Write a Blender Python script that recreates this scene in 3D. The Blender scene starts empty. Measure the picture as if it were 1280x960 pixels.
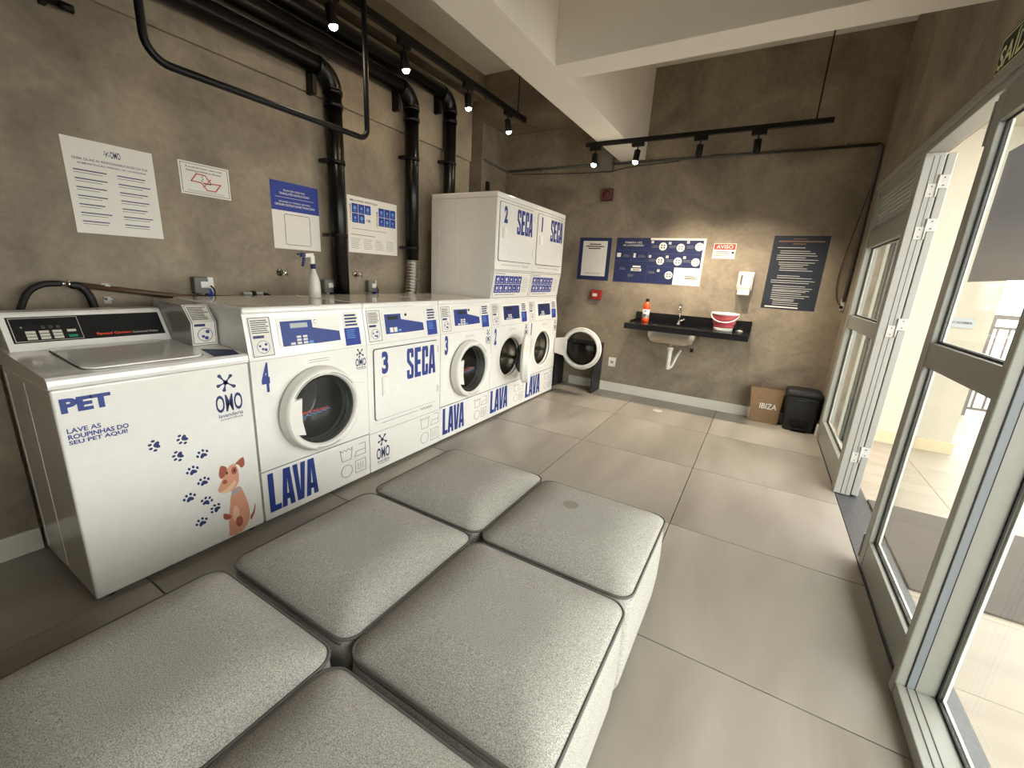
import bpy, bmesh, math, random
from mathutils import Vector, Matrix
random.seed(7)
SC = bpy.context.scene
COL = SC.collection
PI = math.pi

# ------------------------------------------------------------------ camera
cam_d = bpy.data.cameras.new('camera'); cam = bpy.data.objects.new('camera', cam_d); COL.objects.link(cam)
cam_d.sensor_width = 36.0; cam_d.sensor_fit = 'HORIZONTAL'; cam_d.lens = 526.92 / 1280 * 36.0
cam_d.clip_start = 0.02; cam_d.clip_end = 200
yaw, pitch, roll = 0.5205, -0.256, 0.0574
fw = Vector((-math.sin(yaw) * math.cos(pitch), math.cos(yaw) * math.cos(pitch), math.sin(pitch)))
rt = fw.cross(Vector((0, 0, 1))).normalized(); up = rt.cross(fw)
rt2 = rt * math.cos(roll) + up * math.sin(roll); up2 = -rt * math.sin(roll) + up * math.cos(roll)
cam.matrix_world = Matrix(((rt2.x, up2.x, -fw.x, 2.0166), (rt2.y, up2.y, -fw.y, -0.3922), (rt2.z, up2.z, -fw.z, 1.334), (0, 0, 0, 1)))
SC.camera = cam

# ------------------------------------------------------------------ sky and exposure
wd = bpy.data.worlds.new('overcast_sky'); SC.world = wd; wd.use_nodes = True
bgn = wd.node_tree.nodes['Background']; bgn.inputs[0].default_value = (1.0, 0.99, 0.965, 1); bgn.inputs[1].default_value = 4.2
SC.view_settings.view_transform = 'Standard'; SC.view_settings.look = 'None'
SC.view_settings.gamma = 1.0; SC.view_settings.use_curve_mapping = False
SC.view_settings.exposure = 0.8
SC.cycles.diffuse_bounces = 8; SC.cycles.max_bounces = 16; SC.cycles.transparent_max_bounces = 16

# ------------------------------------------------------------------ materials
MATS = {}
def lin(h):
    c = [int(h[i:i + 2], 16) / 255 for i in (0, 2, 4)]
    return tuple((v / 12.92 if v <= .04045 else ((v + .055) / 1.055) ** 2.4) for v in c) + (1,)
def mat(name, hexc, rough=.5, metal=0.0, noise=0.0, nscale=20.0, bump=0.0, bscale=60.0, emit=None, spec=.5, coat=0.0):
    if name in MATS: return MATS[name]
    m = bpy.data.materials.new(name); m.use_nodes = True; nt = m.node_tree; b = nt.nodes['Principled BSDF']
    c = lin(hexc); b.inputs['Base Color'].default_value = c; b.inputs['Roughness'].default_value = rough
    b.inputs['Metallic'].default_value = metal; b.inputs['Specular IOR Level'].default_value = spec
    b.inputs['Coat Weight'].default_value = coat
    tc = nt.nodes.new('ShaderNodeTexCoord')
    nz = nt.nodes.new('ShaderNodeTexNoise'); nz.inputs['Scale'].default_value = nscale; nz.inputs['Detail'].default_value = 4
    nt.links.new(tc.outputs['Object'], nz.inputs['Vector'])
    mx = nt.nodes.new('ShaderNodeMixRGB'); mx.inputs[0].default_value = 1
    k = max(noise, .02)
    rp = nt.nodes.new('ShaderNodeValToRGB'); rp.color_ramp.elements[0].position = .3; rp.color_ramp.elements[1].position = .7
    rp.color_ramp.elements[0].color = tuple(v * (1 - k) for v in c[:3]) + (1,); rp.color_ramp.elements[1].color = tuple(min(1, v * (1 + k)) for v in c[:3]) + (1,)
    nt.links.new(nz.outputs['Fac'], rp.inputs['Fac']); nt.links.new(rp.outputs['Color'], b.inputs['Base Color'])
    nt.nodes.remove(mx)
    if bump > 0:
        n2 = nt.nodes.new('ShaderNodeTexNoise'); n2.inputs['Scale'].default_value = bscale; n2.inputs['Detail'].default_value = 5
        nt.links.new(tc.outputs['Object'], n2.inputs['Vector'])
        bp = nt.nodes.new('ShaderNodeBump'); bp.inputs['Strength'].default_value = bump; bp.inputs['Distance'].default_value = .01
        nt.links.new(n2.outputs['Fac'], bp.inputs['Height']); nt.links.new(bp.outputs['Normal'], b.inputs['Normal'])
    if emit:
        b.inputs['Emission Color'].default_value = c; b.inputs['Emission Strength'].default_value = emit
    MATS[name] = m
    return m

def mat_concrete(name, dark, mid, light, rough=.75):
    m = bpy.data.materials.new(name); m.use_nodes = True; nt = m.node_tree; b = nt.nodes['Principled BSDF']
    tc = nt.nodes.new('ShaderNodeTexCoord')
    def noise(s, d=6, dist=0.0):
        n = nt.nodes.new('ShaderNodeTexNoise'); n.inputs['Scale'].default_value = s; n.inputs['Detail'].default_value = d
        n.inputs['Distortion'].default_value = dist; nt.links.new(tc.outputs['Object'], n.inputs['Vector']); return n
    a = noise(2.1, 8, .9); r1 = nt.nodes.new('ShaderNodeValToRGB'); e = r1.color_ramp.elements
    e[0].position = .3; e[0].color = lin(dark); e[1].position = .72; e[1].color = lin(light)
    x = e.new(.5); x.color = lin(mid); nt.links.new(a.outputs['Fac'], r1.inputs['Fac'])
    c = noise(26, 6); r2 = nt.nodes.new('ShaderNodeValToRGB'); r2.color_ramp.elements[0].color = (.86, .86, .86, 1); r2.color_ramp.elements[0].position = .3
    r2.color_ramp.elements[1].color = (1.06, 1.06, 1.06, 1); r2.color_ramp.elements[1].position = .7; nt.links.new(c.outputs['Fac'], r2.inputs['Fac'])
    mu = nt.nodes.new('ShaderNodeMixRGB'); mu.blend_type = 'MULTIPLY'; mu.inputs[0].default_value = 1
    nt.links.new(r1.outputs['Color'], mu.inputs[1]); nt.links.new(r2.outputs['Color'], mu.inputs[2])
    # sparse pock marks
    v = noise(9, 2, 1.5); r3 = nt.nodes.new('ShaderNodeValToRGB'); r3.color_ramp.elements[0].position = .70; r3.color_ramp.elements[0].color = (1, 1, 1, 1)
    r3.color_ramp.elements[1].position = .78; r3.color_ramp.elements[1].color = (.8, .79, .76, 1); nt.links.new(v.outputs['Fac'], r3.inputs['Fac'])
    m2 = nt.nodes.new('ShaderNodeMixRGB'); m2.blend_type = 'MULTIPLY'; m2.inputs[0].default_value = 1
    nt.links.new(mu.outputs['Color'], m2.inputs[1]); nt.links.new(r3.outputs['Color'], m2.inputs[2])
    nt.links.new(m2.outputs['Color'], b.inputs['Base Color']); b.inputs['Roughness'].default_value = rough
    n4 = noise(90, 4); bp = nt.nodes.new('ShaderNodeBump'); bp.inputs['Strength'].default_value = .15; bp.inputs['Distance'].default_value = .004
    nt.links.new(n4.outputs['Fac'], bp.inputs['Height']); nt.links.new(bp.outputs['Normal'], b.inputs['Normal'])
    MATS[name] = m; return m

def mat_tile(name, c0, c1, rough, stretch):
    m = bpy.data.materials.new(name); m.use_nodes = True; nt = m.node_tree; b = nt.nodes['Principled BSDF']
    tc = nt.nodes.new('ShaderNodeTexCoord'); mp = nt.nodes.new('ShaderNodeMapping'); mp.inputs['Scale'].default_value = stretch
    nt.links.new(tc.outputs['Object'], mp.inputs['Vector'])
    n = nt.nodes.new('ShaderNodeTexNoise'); n.inputs['Scale'].default_value = 2.2; n.inputs['Detail'].default_value = 8; n.inputs['Distortion'].default_value = .6
    oi = nt.nodes.new('ShaderNodeObjectInfo'); n.noise_dimensions = '4D'
    ml = nt.nodes.new('ShaderNodeMath'); ml.operation = 'MULTIPLY'; ml.inputs[1].default_value = 40
    nt.links.new(oi.outputs['Random'], ml.inputs[0]); nt.links.new(ml.outputs[0], n.inputs['W'])
    nt.links.new(mp.outputs['Vector'], n.inputs['Vector'])
    r = nt.nodes.new('ShaderNodeValToRGB'); r.color_ramp.elements[0].position = .32; r.color_ramp.elements[0].color = lin(c0)
    r.color_ramp.elements[1].position = .68; r.color_ramp.elements[1].color = lin(c1); nt.links.new(n.outputs['Fac'], r.inputs['Fac'])
    nt.links.new(r.outputs['Color'], b.inputs['Base Color']); b.inputs['Roughness'].default_value = rough
    MATS[name] = m; return m

def mat_fabric(name, c0, c1, stain=None):
    m = bpy.data.materials.new(name); m.use_nodes = True; nt = m.node_tree; b = nt.nodes['Principled BSDF']
    tc = nt.nodes.new('ShaderNodeTexCoord')
    n = nt.nodes.new('ShaderNodeTexNoise'); n.inputs['Scale'].default_value = 420; n.inputs['Detail'].default_value = 3; n.inputs['Roughness'].default_value = .7
    nt.links.new(tc.outputs['Object'], n.inputs['Vector'])
    r = nt.nodes.new('ShaderNodeValToRGB'); r.color_ramp.elements[0].position = .34; r.color_ramp.elements[0].color = lin(c0)
    r.color_ramp.elements[1].position = .64; r.color_ramp.elements[1].color = lin(c1); nt.links.new(n.outputs['Fac'], r.inputs['Fac'])
    out = r.outputs['Color']
    n3 = nt.nodes.new('ShaderNodeTexNoise'); n3.inputs['Scale'].default_value = 7; nt.links.new(tc.outputs['Object'], n3.inputs['Vector'])
    r3 = nt.nodes.new('ShaderNodeValToRGB'); r3.color_ramp.elements[0].color = (.9, .89, .86, 1); r3.color_ramp.elements[1].color = (1.06, 1.06, 1.05, 1)
    nt.links.new(n3.outputs['Fac'], r3.inputs['Fac'])
    mu = nt.nodes.new('ShaderNodeMixRGB'); mu.blend_type = 'MULTIPLY'; mu.inputs[0].default_value = 1
    nt.links.new(out, mu.inputs[1]); nt.links.new(r3.outputs['Color'], mu.inputs[2]); out = mu.outputs['Color']
    if stain:
        vd = nt.nodes.new('ShaderNodeVectorMath'); vd.operation = 'DISTANCE'; vd.inputs[1].default_value = (stain[0], stain[1], 0)
        sx = nt.nodes.new('ShaderNodeVectorMath'); sx.operation = 'MULTIPLY'; sx.inputs[1].default_value = (1, 1, 0)
        nt.links.new(tc.outputs['Object'], sx.inputs[0]); nt.links.new(sx.outputs[0], vd.inputs[0])
        rs = nt.nodes.new('ShaderNodeValToRGB'); rs.color_ramp.elements[0].position = .027; rs.color_ramp.elements[0].color = (.74, .72, .68, 1)
        rs.color_ramp.elements[1].position = .034; rs.color_ramp.elements[1].color = (1, 1, 1, 1); nt.links.new(vd.outputs['Value'], rs.inputs['Fac'])
        ms = nt.nodes.new('ShaderNodeMixRGB'); ms.blend_type = 'MULTIPLY'; ms.inputs[0].default_value = 1
        nt.links.new(out, ms.inputs[1]); nt.links.new(rs.outputs['Color'], ms.inputs[2]); out = ms.outputs['Color']
    nt.links.new(out, b.inputs['Base Color']); b.inputs['Roughness'].default_value = .9; b.inputs['Specular IOR Level'].default_value = .25
    bp = nt.nodes.new('ShaderNodeBump'); bp.inputs['Strength'].default_value = .35; bp.inputs['Distance'].default_value = .003
    nt.links.new(n.outputs['Fac'], bp.inputs['Height']); nt.links.new(bp.outputs['Normal'], b.inputs['Normal'])
    MATS[name] = m; return m

def mat_glass(name, tint=(1, 1, 1, 1), refl=1.0):
    m = bpy.data.materials.new(name); m.use_nodes = True; nt = m.node_tree
    for n in list(nt.nodes): nt.nodes.remove(n)
    o = nt.nodes.new('ShaderNodeOutputMaterial'); t = nt.nodes.new('ShaderNodeBsdfTransparent'); t.inputs[0].default_value = tint
    g = nt.nodes.new('ShaderNodeBsdfGlossy'); g.inputs['Roughness'].default_value = .02
    lw = nt.nodes.new('ShaderNodeLayerWeight'); lw.inputs['Blend'].default_value = .5
    pw = nt.nodes.new('ShaderNodeMath'); pw.operation = 'POWER'; pw.inputs[1].default_value = 5.0; nt.links.new(lw.outputs['Facing'], pw.inputs[0]); p5 = pw.outputs[0]
    mm = nt.nodes.new('ShaderNodeMath'); mm.operation = 'MULTIPLY_ADD'; mm.inputs[1].default_value = .5 * refl; mm.inputs[2].default_value = .035 * refl
    nt.links.new(p5, mm.inputs[0])
    mx = nt.nodes.new('ShaderNodeMixShader'); nt.links.new(mm.outputs[0], mx.inputs[0]); nt.links.new(t.outputs[0], mx.inputs[1]); nt.links.new(g.outputs[0], mx.inputs[2])
    nt.links.new(mx.outputs[0], o.inputs[0]); MATS[name] = m; return m

M_WALL = mat_concrete('burnt_cement', '71675a', '897d6b', '9d907b')
M_SLAB = mat('painted_slab', 'ebe5da', .85, noise=.03, nscale=3, bump=.08)
M_TILE = mat_tile('porcelain_tile', '7c756a', 'a19a8f', .3, (1.0, .3, 1))
M_GROUT = mat('grout', '2c2620', .9)
M_OUTTILE = mat_tile('cream_tile', '887d6e', '9c917f', .5, (.4, 2.5, 1))
M_CREAM = mat('cream_paint', 'b3ac9c', .85, noise=.03, bump=.12, bscale=180)
M_PALE = mat('pale_green_paint', 'b4b6a8', .85, noise=.03)
M_BASE = mat('white_skirting', 'd6d2c6', .5)
M_OUTBASE = mat('beige_skirting', 'b9aa8a', .6)
M_GRANITE = mat('black_granite', '17171a', .22, noise=.5, nscale=120)
M_THRESH = mat('dark_granite', '3c3d40', .35, noise=.4, nscale=60)
M_ALU = mat('white_aluminium', '94948c', .4, spec=.5)
M_ALUG = mat('grey_groove', '7f8489', .45)
M_GASK = mat('black_gasket', '0b0b0c', .6)
M_STEELP = mat('hinge_metal', 'b5b4ac', .4)
M_BLACK = mat('black_paint', '090909', .45, spec=.3)
M_DUCT = mat('black_duct_paint', '060607', .3, spec=.35)
M_RUB = mat('black_rubber', '101011', .6)
M_WHITE = mat('white_enamel', 'e4e2dc', .14, coat=.5)
M_WHITE2 = mat('white_plastic', 'dedbd3', .38)
M_PANEL = mat('panel_white', 'e2dfd6', .35)
M_SEAM = mat('seam_shadow_gap', '4a4742', .8)
M_DK = mat('drum_black', '0b0c0e', .35)
M_STEEL = mat('stainless_steel', 'b9b4aa', .25, 1.0)
M_CHROME = mat('chrome', 'd9d6d0', .08, 1.0)
M_SILVER = mat('aluminium_foil', 'a9a7a2', .3, 1.0)
M_BLUE = mat('print_blue', '22387f', .5)
M_NAVY = mat('print_navy', '1c2a5e', .5)
M_PNAVY = mat('poster_navy', '1b2650', .6)
M_PBLUE = mat('poster_blue', '22378a', .6)
M_LBLUE = mat('print_light_blue', '5e96d8', .5)
M_PAPER = mat('print_white', 'dcd8cf', .6)
M_GREYP = mat('print_grey', '8f8d88', .6)
M_BLKP = mat('print_black', '17171b', .5)
M_RED = mat('print_red', 'b5392c', .5)
M_ORANGE = mat('print_orange_red', 'd8472a', .5)
M_CONS = mat('console_black', '17191d', .3)
M_KEY = mat('key_beige', 'c9c5b8', .5)
M_GREEN = mat('key_green', '1e8a62', .5)
M_LCD = mat('display_grey', '9ba0a0', .3)
M_FAB = mat_fabric('grey_melange', '6e6c68', 'c4c1ba')
M_FABS = mat_fabric('grey_melange_stained', '6e6c68', 'c4c1ba', stain=(-.06, .055))
M_PIPING = mat('piping_grey', '5c5955', .85)
M_GLASS = mat_glass('clear_glass', (.97, .985, .97, 1))
M_DGLASS = mat_glass('door_glass', (.32, .34, .35, 1), .4)
M_OPANE = mat_glass('outer_pane_glass', (.96, .97, .97, 1), .5)
M_COPPER = mat('brown_pipe', '5a4232', .4)
M_DARKRED = mat('alarm_red', '4c1014', .4)
M_POSTDK = mat('poster_dark_slate', '1e2530', .55)
M_BIN = mat('bin_black', '17181b', .5)
M_KRAFT = mat('kraft_paper', '7f674c', .85, noise=.06)
M_BOT = mat('orange_plastic', 'd8501e', .3)
M_PINK = mat('pink_rubber', 'cf5a62', .5)
M_SPRAYB = mat('translucent_white_plastic', 'cfccc2', .3)
M_CABLE = mat('conduit_grey', '55554f', .5)
M_BULB = mat('bulb_warm', 'fff0d8', .4, emit=110)
M_BULBO = mat('bulb_amber', 'ffc98a', .4, emit=90)
M_BACKP = mat('paper_back_grey', '77746f', .8)
tl_ = M_BACKP.node_tree.nodes.new('ShaderNodeBsdfTranslucent'); tl_.inputs[0].default_value = (.42, .41, .42, 1)
ms_ = M_BACKP.node_tree.nodes.new('ShaderNodeMixShader'); ms_.inputs[0].default_value = .5
M_BACKP.node_tree.links.new(M_BACKP.node_tree.nodes['Principled BSDF'].outputs[0], ms_.inputs[1]); M_BACKP.node_tree.links.new(tl_.outputs[0], ms_.inputs[2]); M_BACKP.node_tree.links.new(ms_.outputs[0], M_BACKP.node_tree.nodes['Material Output'].inputs[0])
M_MAT = mat('mat_taupe', '564f48', .95, noise=.25, nscale=260, bump=.6, bscale=260)
M_D1 = mat('dog_tan', 'd0957a', .6); M_D2 = mat('dog_brown', '9a5340', .6); M_D3 = mat('dog_cream', 'e0b898', .6); M_D4 = mat('dog_collar', '9aa4b2', .6)
M_GREYBOX = mat('grey_box_plastic', '6f6d66', .6)
M_RAIL = mat('railing_metal', '57534d', .4)
M_SIGN = mat('exit_sign_green', '1c2a1f', .4)
M_SIGNT = mat('exit_sign_letters', 'd5dcae', .5)

# ------------------------------------------------------------------ mesh helpers
class MB:
    def __init__(s): s.v = []; s.f = []; s.m = []; s.sm = []
    def add(s, verts, faces, mi=0, smooth=False):
        o = len(s.v); s.v += [Vector(p) for p in verts]
        for f in faces: s.f.append([i + o for i in f]); s.m.append(mi); s.sm.append(smooth)
        return s
    def box(s, x0, x1, y0, y1, z0, z1, bev=0.0, seg=2, mi=0):
        if x0 > x1: x0, x1 = x1, x0
        if y0 > y1: y0, y1 = y1, y0
        if z0 > z1: z0, z1 = z1, z0
        bm = bmesh.new(); bmesh.ops.create_cube(bm, size=1)
        for v in bm.verts: v.co = Vector(((x0 + x1) / 2 + v.co.x * (x1 - x0), (y0 + y1) / 2 + v.co.y * (y1 - y0), (z0 + z1) / 2 + v.co.z * (z1 - z0)))
        if bev > 0: bmesh.ops.bevel(bm, geom=bm.edges[:], offset=min(bev, .45 * min(x1 - x0, y1 - y0, z1 - z0)), segments=seg, profile=.5, affect='EDGES')
        s.addbm(bm, mi); return s
    def addbm(s, bm, mi=0, smooth=False):
        bm.verts.ensure_lookup_table()
        s.add([v.co.copy() for v in bm.verts], [[v.index for v in f.verts] for f in bm.faces], mi, smooth); bm.free()
    def obox(s, c, ax, hx, hy, hz, bev=0.0, mi=0):
        """box with centre c, axes ax=(X,Y,Z), half sizes"""
        t = MB().box(-hx, hx, -hy, hy, -hz, hz, bev)
        c = Vector(c); X, Y, Z = [Vector(a) for a in ax]
        s.add([c + X * v.x + Y * v.y + Z * v.z for v in t.v], t.f, mi); return s
    def tube(s, path, r, n=12, cap=True, mi=0):
        P = [Vector(p) for p in path]; rs = r if isinstance(r, (list, tuple)) else [r] * len(P)
        T = []
        for i in range(len(P)):
            a = P[max(i - 1, 0)]; b = P[min(i + 1, len(P) - 1)]; T.append((b - a).normalized())
        N = T[0].orthogonal().normalized(); vs = []; fs = []
        for i, p in enumerate(P):
            N = (N - T[i] * N.dot(T[i])).normalized(); B = T[i].cross(N)
            for k in range(n):
                a = 2 * PI * k / n; vs.append(p + (N * math.cos(a) + B * math.sin(a)) * rs[i])
        for i in range(len(P) - 1):
            for k in range(n):
                k2 = (k + 1) % n; fs.append([i * n + k, i * n + k2, (i + 1) * n + k2, (i + 1) * n + k])
        s.add(vs, fs, mi, True)
        if cap: s.add([vs[k] for k in range(n)], [list(range(n))[::-1]], mi); s.add(vs[-n:], [list(range(n))], mi)
        return s
    def lathe(s, c, ax, prof, n=32, mi=0, smooth=True, cap=True):
        """profile list of (radius, height along axis)"""
        c = Vector(c); A = Vector(ax).normalized(); N = A.orthogonal().normalized(); B = A.cross(N); vs = []; fs = []
        for r, h in prof:
            for k in range(n):
                a = 2 * PI * k / n; vs.append(c + A * h + (N * math.cos(a) + B * math.sin(a)) * max(r, 1e-5))
        for i in range(len(prof) - 1):
            for k in range(n):
                k2 = (k + 1) % n; fs.append([i * n + k, i * n + k2, (i + 1) * n + k2, (i + 1) * n + k])
        s.add(vs, fs, mi, smooth)
        for i, rev in ((0, True), (len(prof) - 1, False)):
            if cap and prof[i][0] > 1e-4:
                q = [vs[i * n + k] for k in range(n)]; s.add(q, [list(range(n))[::-1] if rev else list(range(n))], mi)
        return s
    def sphere(s, c, r, n=16, m=10, mi=0, sq=(1, 1, 1)):
        c = Vector(c); vs = [c + Vector((0, 0, r * sq[2]))]; fs = []
        for i in range(1, m):
            t = PI * i / m
            for k in range(n):
                a = 2 * PI * k / n; vs.append(c + Vector((r * math.sin(t) * math.cos(a) * sq[0], r * math.sin(t) * math.sin(a) * sq[1], r * math.cos(t) * sq[2])))
        vs.append(c - Vector((0, 0, r * sq[2]))); L = len(vs) - 1
        for k in range(n): fs.append([0, 1 + k, 1 + (k + 1) % n]); fs.append([L, L - n + (k + 1) % n, L - n + k])
        for i in range(m - 2):
            for k in range(n): a = 1 + i * n + k; b = 1 + i * n + (k + 1) % n; fs.append([a, a + n, b + n, b])
        s.add(vs, fs, mi, True); return s
    def loft(s, rings, mi=0, smooth=True, cap0=True, cap1=True):
        n = len(rings[0]); vs = [p for r in rings for p in r]; fs = []
        for i in range(len(rings) - 1):
            for k in range(n): k2 = (k + 1) % n; fs.append([i * n + k, i * n + k2, (i + 1) * n + k2, (i + 1) * n + k])
        s.add(vs, fs, mi, smooth)
        if cap0: s.add(rings[0], [list(range(n))[::-1]], mi)
        if cap1: s.add(rings[-1], [list(range(n))], mi)
        return s
    def build(s, name, m, parent=None, origin=None):
        root = parent
        while root is not None and root.parent is not None: root = root.parent
        off = Vector(origin) if origin is not None else (Vector(root.location) if root else Vector((0, 0, 0)))
        me = bpy.data.meshes.new(name); me.from_pydata([v - off for v in s.v], [], s.f)
        for mm in (m if isinstance(m, (list, tuple)) else [m]): me.materials.append(mm)
        for p, mi, sm in zip(me.polygons, s.m, s.sm): p.material_index = mi; p.use_smooth = sm
        bm = bmesh.new(); bm.from_mesh(me)
        if any(s.sm): bmesh.ops.remove_doubles(bm, verts=bm.verts, dist=1e-6)
        bmesh.ops.recalc_face_normals(bm, faces=bm.faces); bm.to_mesh(me); bm.free()
        o = bpy.data.objects.new(name, me); COL.objects.link(o)
        if name in ('small_print', 'bold_print', 'screws'): o['kind'] = 'stuff'
        if parent is not None: o.parent = parent
        else: o.location = off
        return o

class Fr:
    """a flat frame in space: u right, v up, n towards the viewer"""
    def __init__(s, o, u, v):
        s.o = Vector(o); s.u = Vector(u); s.v = Vector(v); s.n = s.u.cross(s.v).normalized()
    def p(s, a, b, c=0.0): return s.o + s.u * a + s.v * b + s.n * c
    def sub(s, a, b, c=0.0): return Fr(s.p(a, b, c), s.u, s.v)
def prism(mb, fr, pts, c0, c1, mi=0):
    n = len(pts); vs = [fr.p(a, b, c0) for a, b in pts] + [fr.p(a, b, c1) for a, b in pts]
    fs = [list(range(n))[::-1], [n + i for i in range(n)]] + [[i, (i + 1) % n, n + (i + 1) % n, n + i] for i in range(n)]
    mb.add(vs, fs, mi); return mb
def rect(mb, fr, a0, a1, b0, b1, c0=0.0, c1=.0006, mi=0): return prism(mb, fr, [(a0, b0), (a1, b0), (a1, b1), (a0, b1)], c0, c1, mi)
def rrect_pts(a0, a1, b0, b1, r, n=5):
    out = []
    for cx, cy, st in ((a1 - r, b0 + r, -PI / 2), (a1 - r, b1 - r, 0), (a0 + r, b1 - r, PI / 2), (a0 + r, b0 + r, PI)):
        for k in range(n + 1): t = st + PI / 2 * k / n; out.append((cx + r * math.cos(t), cy + r * math.sin(t)))
    return out
def strip(mb, fr, pts, w, c0=0.0, c1=.0006, closed=False, mi=0):
    """thin drawn line along 2D points"""
    P = [Vector((a, b)) for a, b in pts]; n = len(P); m = n if closed else n - 1
    for i in range(m):
        a, b = P[i], P[(i + 1) % n]; d = (b - a)
        if d.length < 1e-7: continue
        d.normalize(); q = Vector((-d.y, d.x)) * w / 2; e = d * w / 2 * .9
        prism(mb, fr, [tuple(a - e - q), tuple(b + e - q), tuple(b + e + q), tuple(a - e + q)], c0, c1, mi)
    return mb
def frame_line(mb, fr, a0, a1, b0, b1, w, c0=0.0, c1=.0006, mi=0):
    rect(mb, fr, a0, a1, b0, b0 + w, c0, c1, mi); rect(mb, fr, a0, a1, b1 - w, b1, c0, c1, mi)
    rect(mb, fr, a0, a0 + w, b0 + w, b1 - w, c0, c1, mi); rect(mb, fr, a1 - w, a1, b0 + w, b1 - w, c0, c1, mi); return mb
def disc_pts(a, b, r, n=20, ry=None): return [(a + r * math.cos(2 * PI * k / n), b + (ry or r) * math.sin(2 * PI * k / n)) for k in range(n)]
def ring2d(mb, fr, a, b, r, w, n=28, c0=0.0, c1=.0006, mi=0):
    strip(mb, fr, disc_pts(a, b, r, n), w, c0, c1, True, mi); return mb
TXT = {}
def text_shape(s, off=0.0):
    k = (s, off)
    if k not in TXT:
        cu = bpy.data.curves.new('t', 'FONT'); cu.body = s; cu.size = 1; cu.offset = off; cu.resolution_u = 3; cu.fill_mode = 'FRONT'
        ob = bpy.data.objects.new('t', cu); COL.objects.link(ob)
        dg = bpy.context.evaluated_depsgraph_get(); ev = ob.evaluated_get(dg); me = ev.to_mesh()
        vs = [(v.co.x, v.co.y) for v in me.vertices]; fs = [list(p.vertices) for p in me.polygons]; ev.to_mesh_clear()
        bpy.data.objects.remove(ob); bpy.data.curves.remove(cu)
        xs = [v[0] for v in vs]; ys = [v[1] for v in vs]
        TXT[k] = ([(x - min(xs), y - min(ys)) for x, y in vs], fs, max(xs) - min(xs), max(ys) - min(ys))
    return TXT[k]
def text(mb, fr, s, a0, a1, b0, b1, c=.0008, off=0.0, mi=0):
    """text stretched to fill the rectangle a0..a1, b0..b1"""
    vs, fs, w, h = text_shape(s, off); kx = (a1 - a0) / w; ky = (b1 - b0) / h
    mb.add([fr.p(a0 + x * kx, b0 + y * ky, c) for x, y in vs], fs, mi); return mb
def textc(mb, fr, s, a, b, h, c=.0008, off=0.0, mi=0, wide=1.0, left=False):
    vs, fs, w, hh = text_shape(s, off); k = h / hh; W = w * k * wide
    a0 = a if left else a - W / 2
    return text(mb, fr, s, a0, a0 + W, b, b + h, c, off, mi)
def bars(mb, fr, a0, a1, b0, b1, n, c=.0004, fill=.45, mi=0, ragged=.25):
    """lines of print too small to read"""
    h = (b1 - b0) / n
    for i in range(n):
        w = (a1 - a0) * (1 - random.random() * ragged); rect(mb, fr, a0, a0 + w, b1 - (i + .5 + fill / 2) * h, b1 - (i + .5 - fill / 2) * h, c, c + .0004, mi)
    return mb

def empty(name, loc):
    o = bpy.data.objects.new(name, None); o.empty_display_size = .1; COL.objects.link(o); o.location = loc; return o
def tag(o, label, cat, group=None):
    o['label'] = label; o['category'] = cat
    if group: o['group'] = group
    return o
def thing(name, loc, label, cat, group=None): return tag(empty(name, loc), label, cat, group)
def struct(o, label=None):
    o['kind'] = 'structure'
    if label: o['label'] = label
    return o
def copy_tree(o, parent=None):
    c = o.copy(); COL.objects.link(c); c.parent = parent
    for ch in list(o.children): copy_tree(ch, c)
    return c

L = -.849; D = 4.6; W = 2.661
FF = Fr((0, 0, 0), (0, 1, 0), (0, 0, 1))            # machine fronts: a=y b=z, normal +x
FL = Fr((L, 0, 0), (0, 1, 0), (0, 0, 1))            # left wall
FB = Fr((0, D, 0), (1, 0, 0), (0, 0, 1))            # back wall, normal -y

# ================================================================== SETTING
# floor with tiles
fl = struct(MB().box(-1.4, 2.661, -2.7, 4.75, -.12, -.016).build('floor', M_GROUT), 'large light greige porcelain floor tiles with dark joints')
xj = [-.882, .002, .886, 1.770, 2.661]; yj = [4.6] + [3.7264 - .8904 * k for k in range(8)]
for i in range(4):
    for j in range(len(yj) - 1):
        x0, x1, y1, y0 = xj[i], xj[i + 1], yj[j], yj[j + 1]
        o = MB().box(x0 + .0024, x1 - .0024, y0 + .0024, y1 - .0024, -.016, 0, .0008, 1).build('tile', M_TILE, fl)
MB().box(-1.36, -.885, 3.2, 4.6, -.016, 0).build('tile', M_TILE, fl)
# left wall: lower sheet, upper proud sheet, protruding pier left of the machines
wl = struct(MB().box(-1.0, L, 0.0, 3.466, 0, 2.421).build('wall_left', M_WALL), 'grey burnt cement wall behind the washing machines')
struct(MB().box(-1.0, L + .02, -2.7, 3.466, 2.421, 2.97, .004).build('wall_left_upper', M_WALL))
struct(MB().box(-1.0, -.637, -2.7, -.002, 0, 2.421).build('wall_left_pier', M_WALL))
struct(MB().box(-.637, -.622, -2.7, -.003, 0, .105, .003).build('baseboard_left', M_BASE))
struct(MB().box(-1.5, -1.36, -2.7, 4.6, 0, 3.6).build('wall_left_rear', M_WALL))
wc = struct(MB().box(-1.36, -1.105, 4.05, 4.6, 0, 3.206).build('wall_column', M_WALL))
struct(MB().box(-1.36, -1.105, -2.7, 4.6, 3.206, 3.45).build('ceiling_beam_left', M_WALL))
struct(MB().box(-1.105, .375, 4.05, 4.6, 2.99, 3.45).build('ceiling_beam_back', M_WALL))
struct(MB().box(-1.5, 2.9, 4.6, 4.75, -.1, 3.6).build('wall_back', M_WALL), 'grey burnt cement wall at the far end with the sink')
struct(MB().box(.0, 2.661, 4.585, 4.6, 0, .109, .003).build('baseboard_back', M_BASE))
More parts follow.
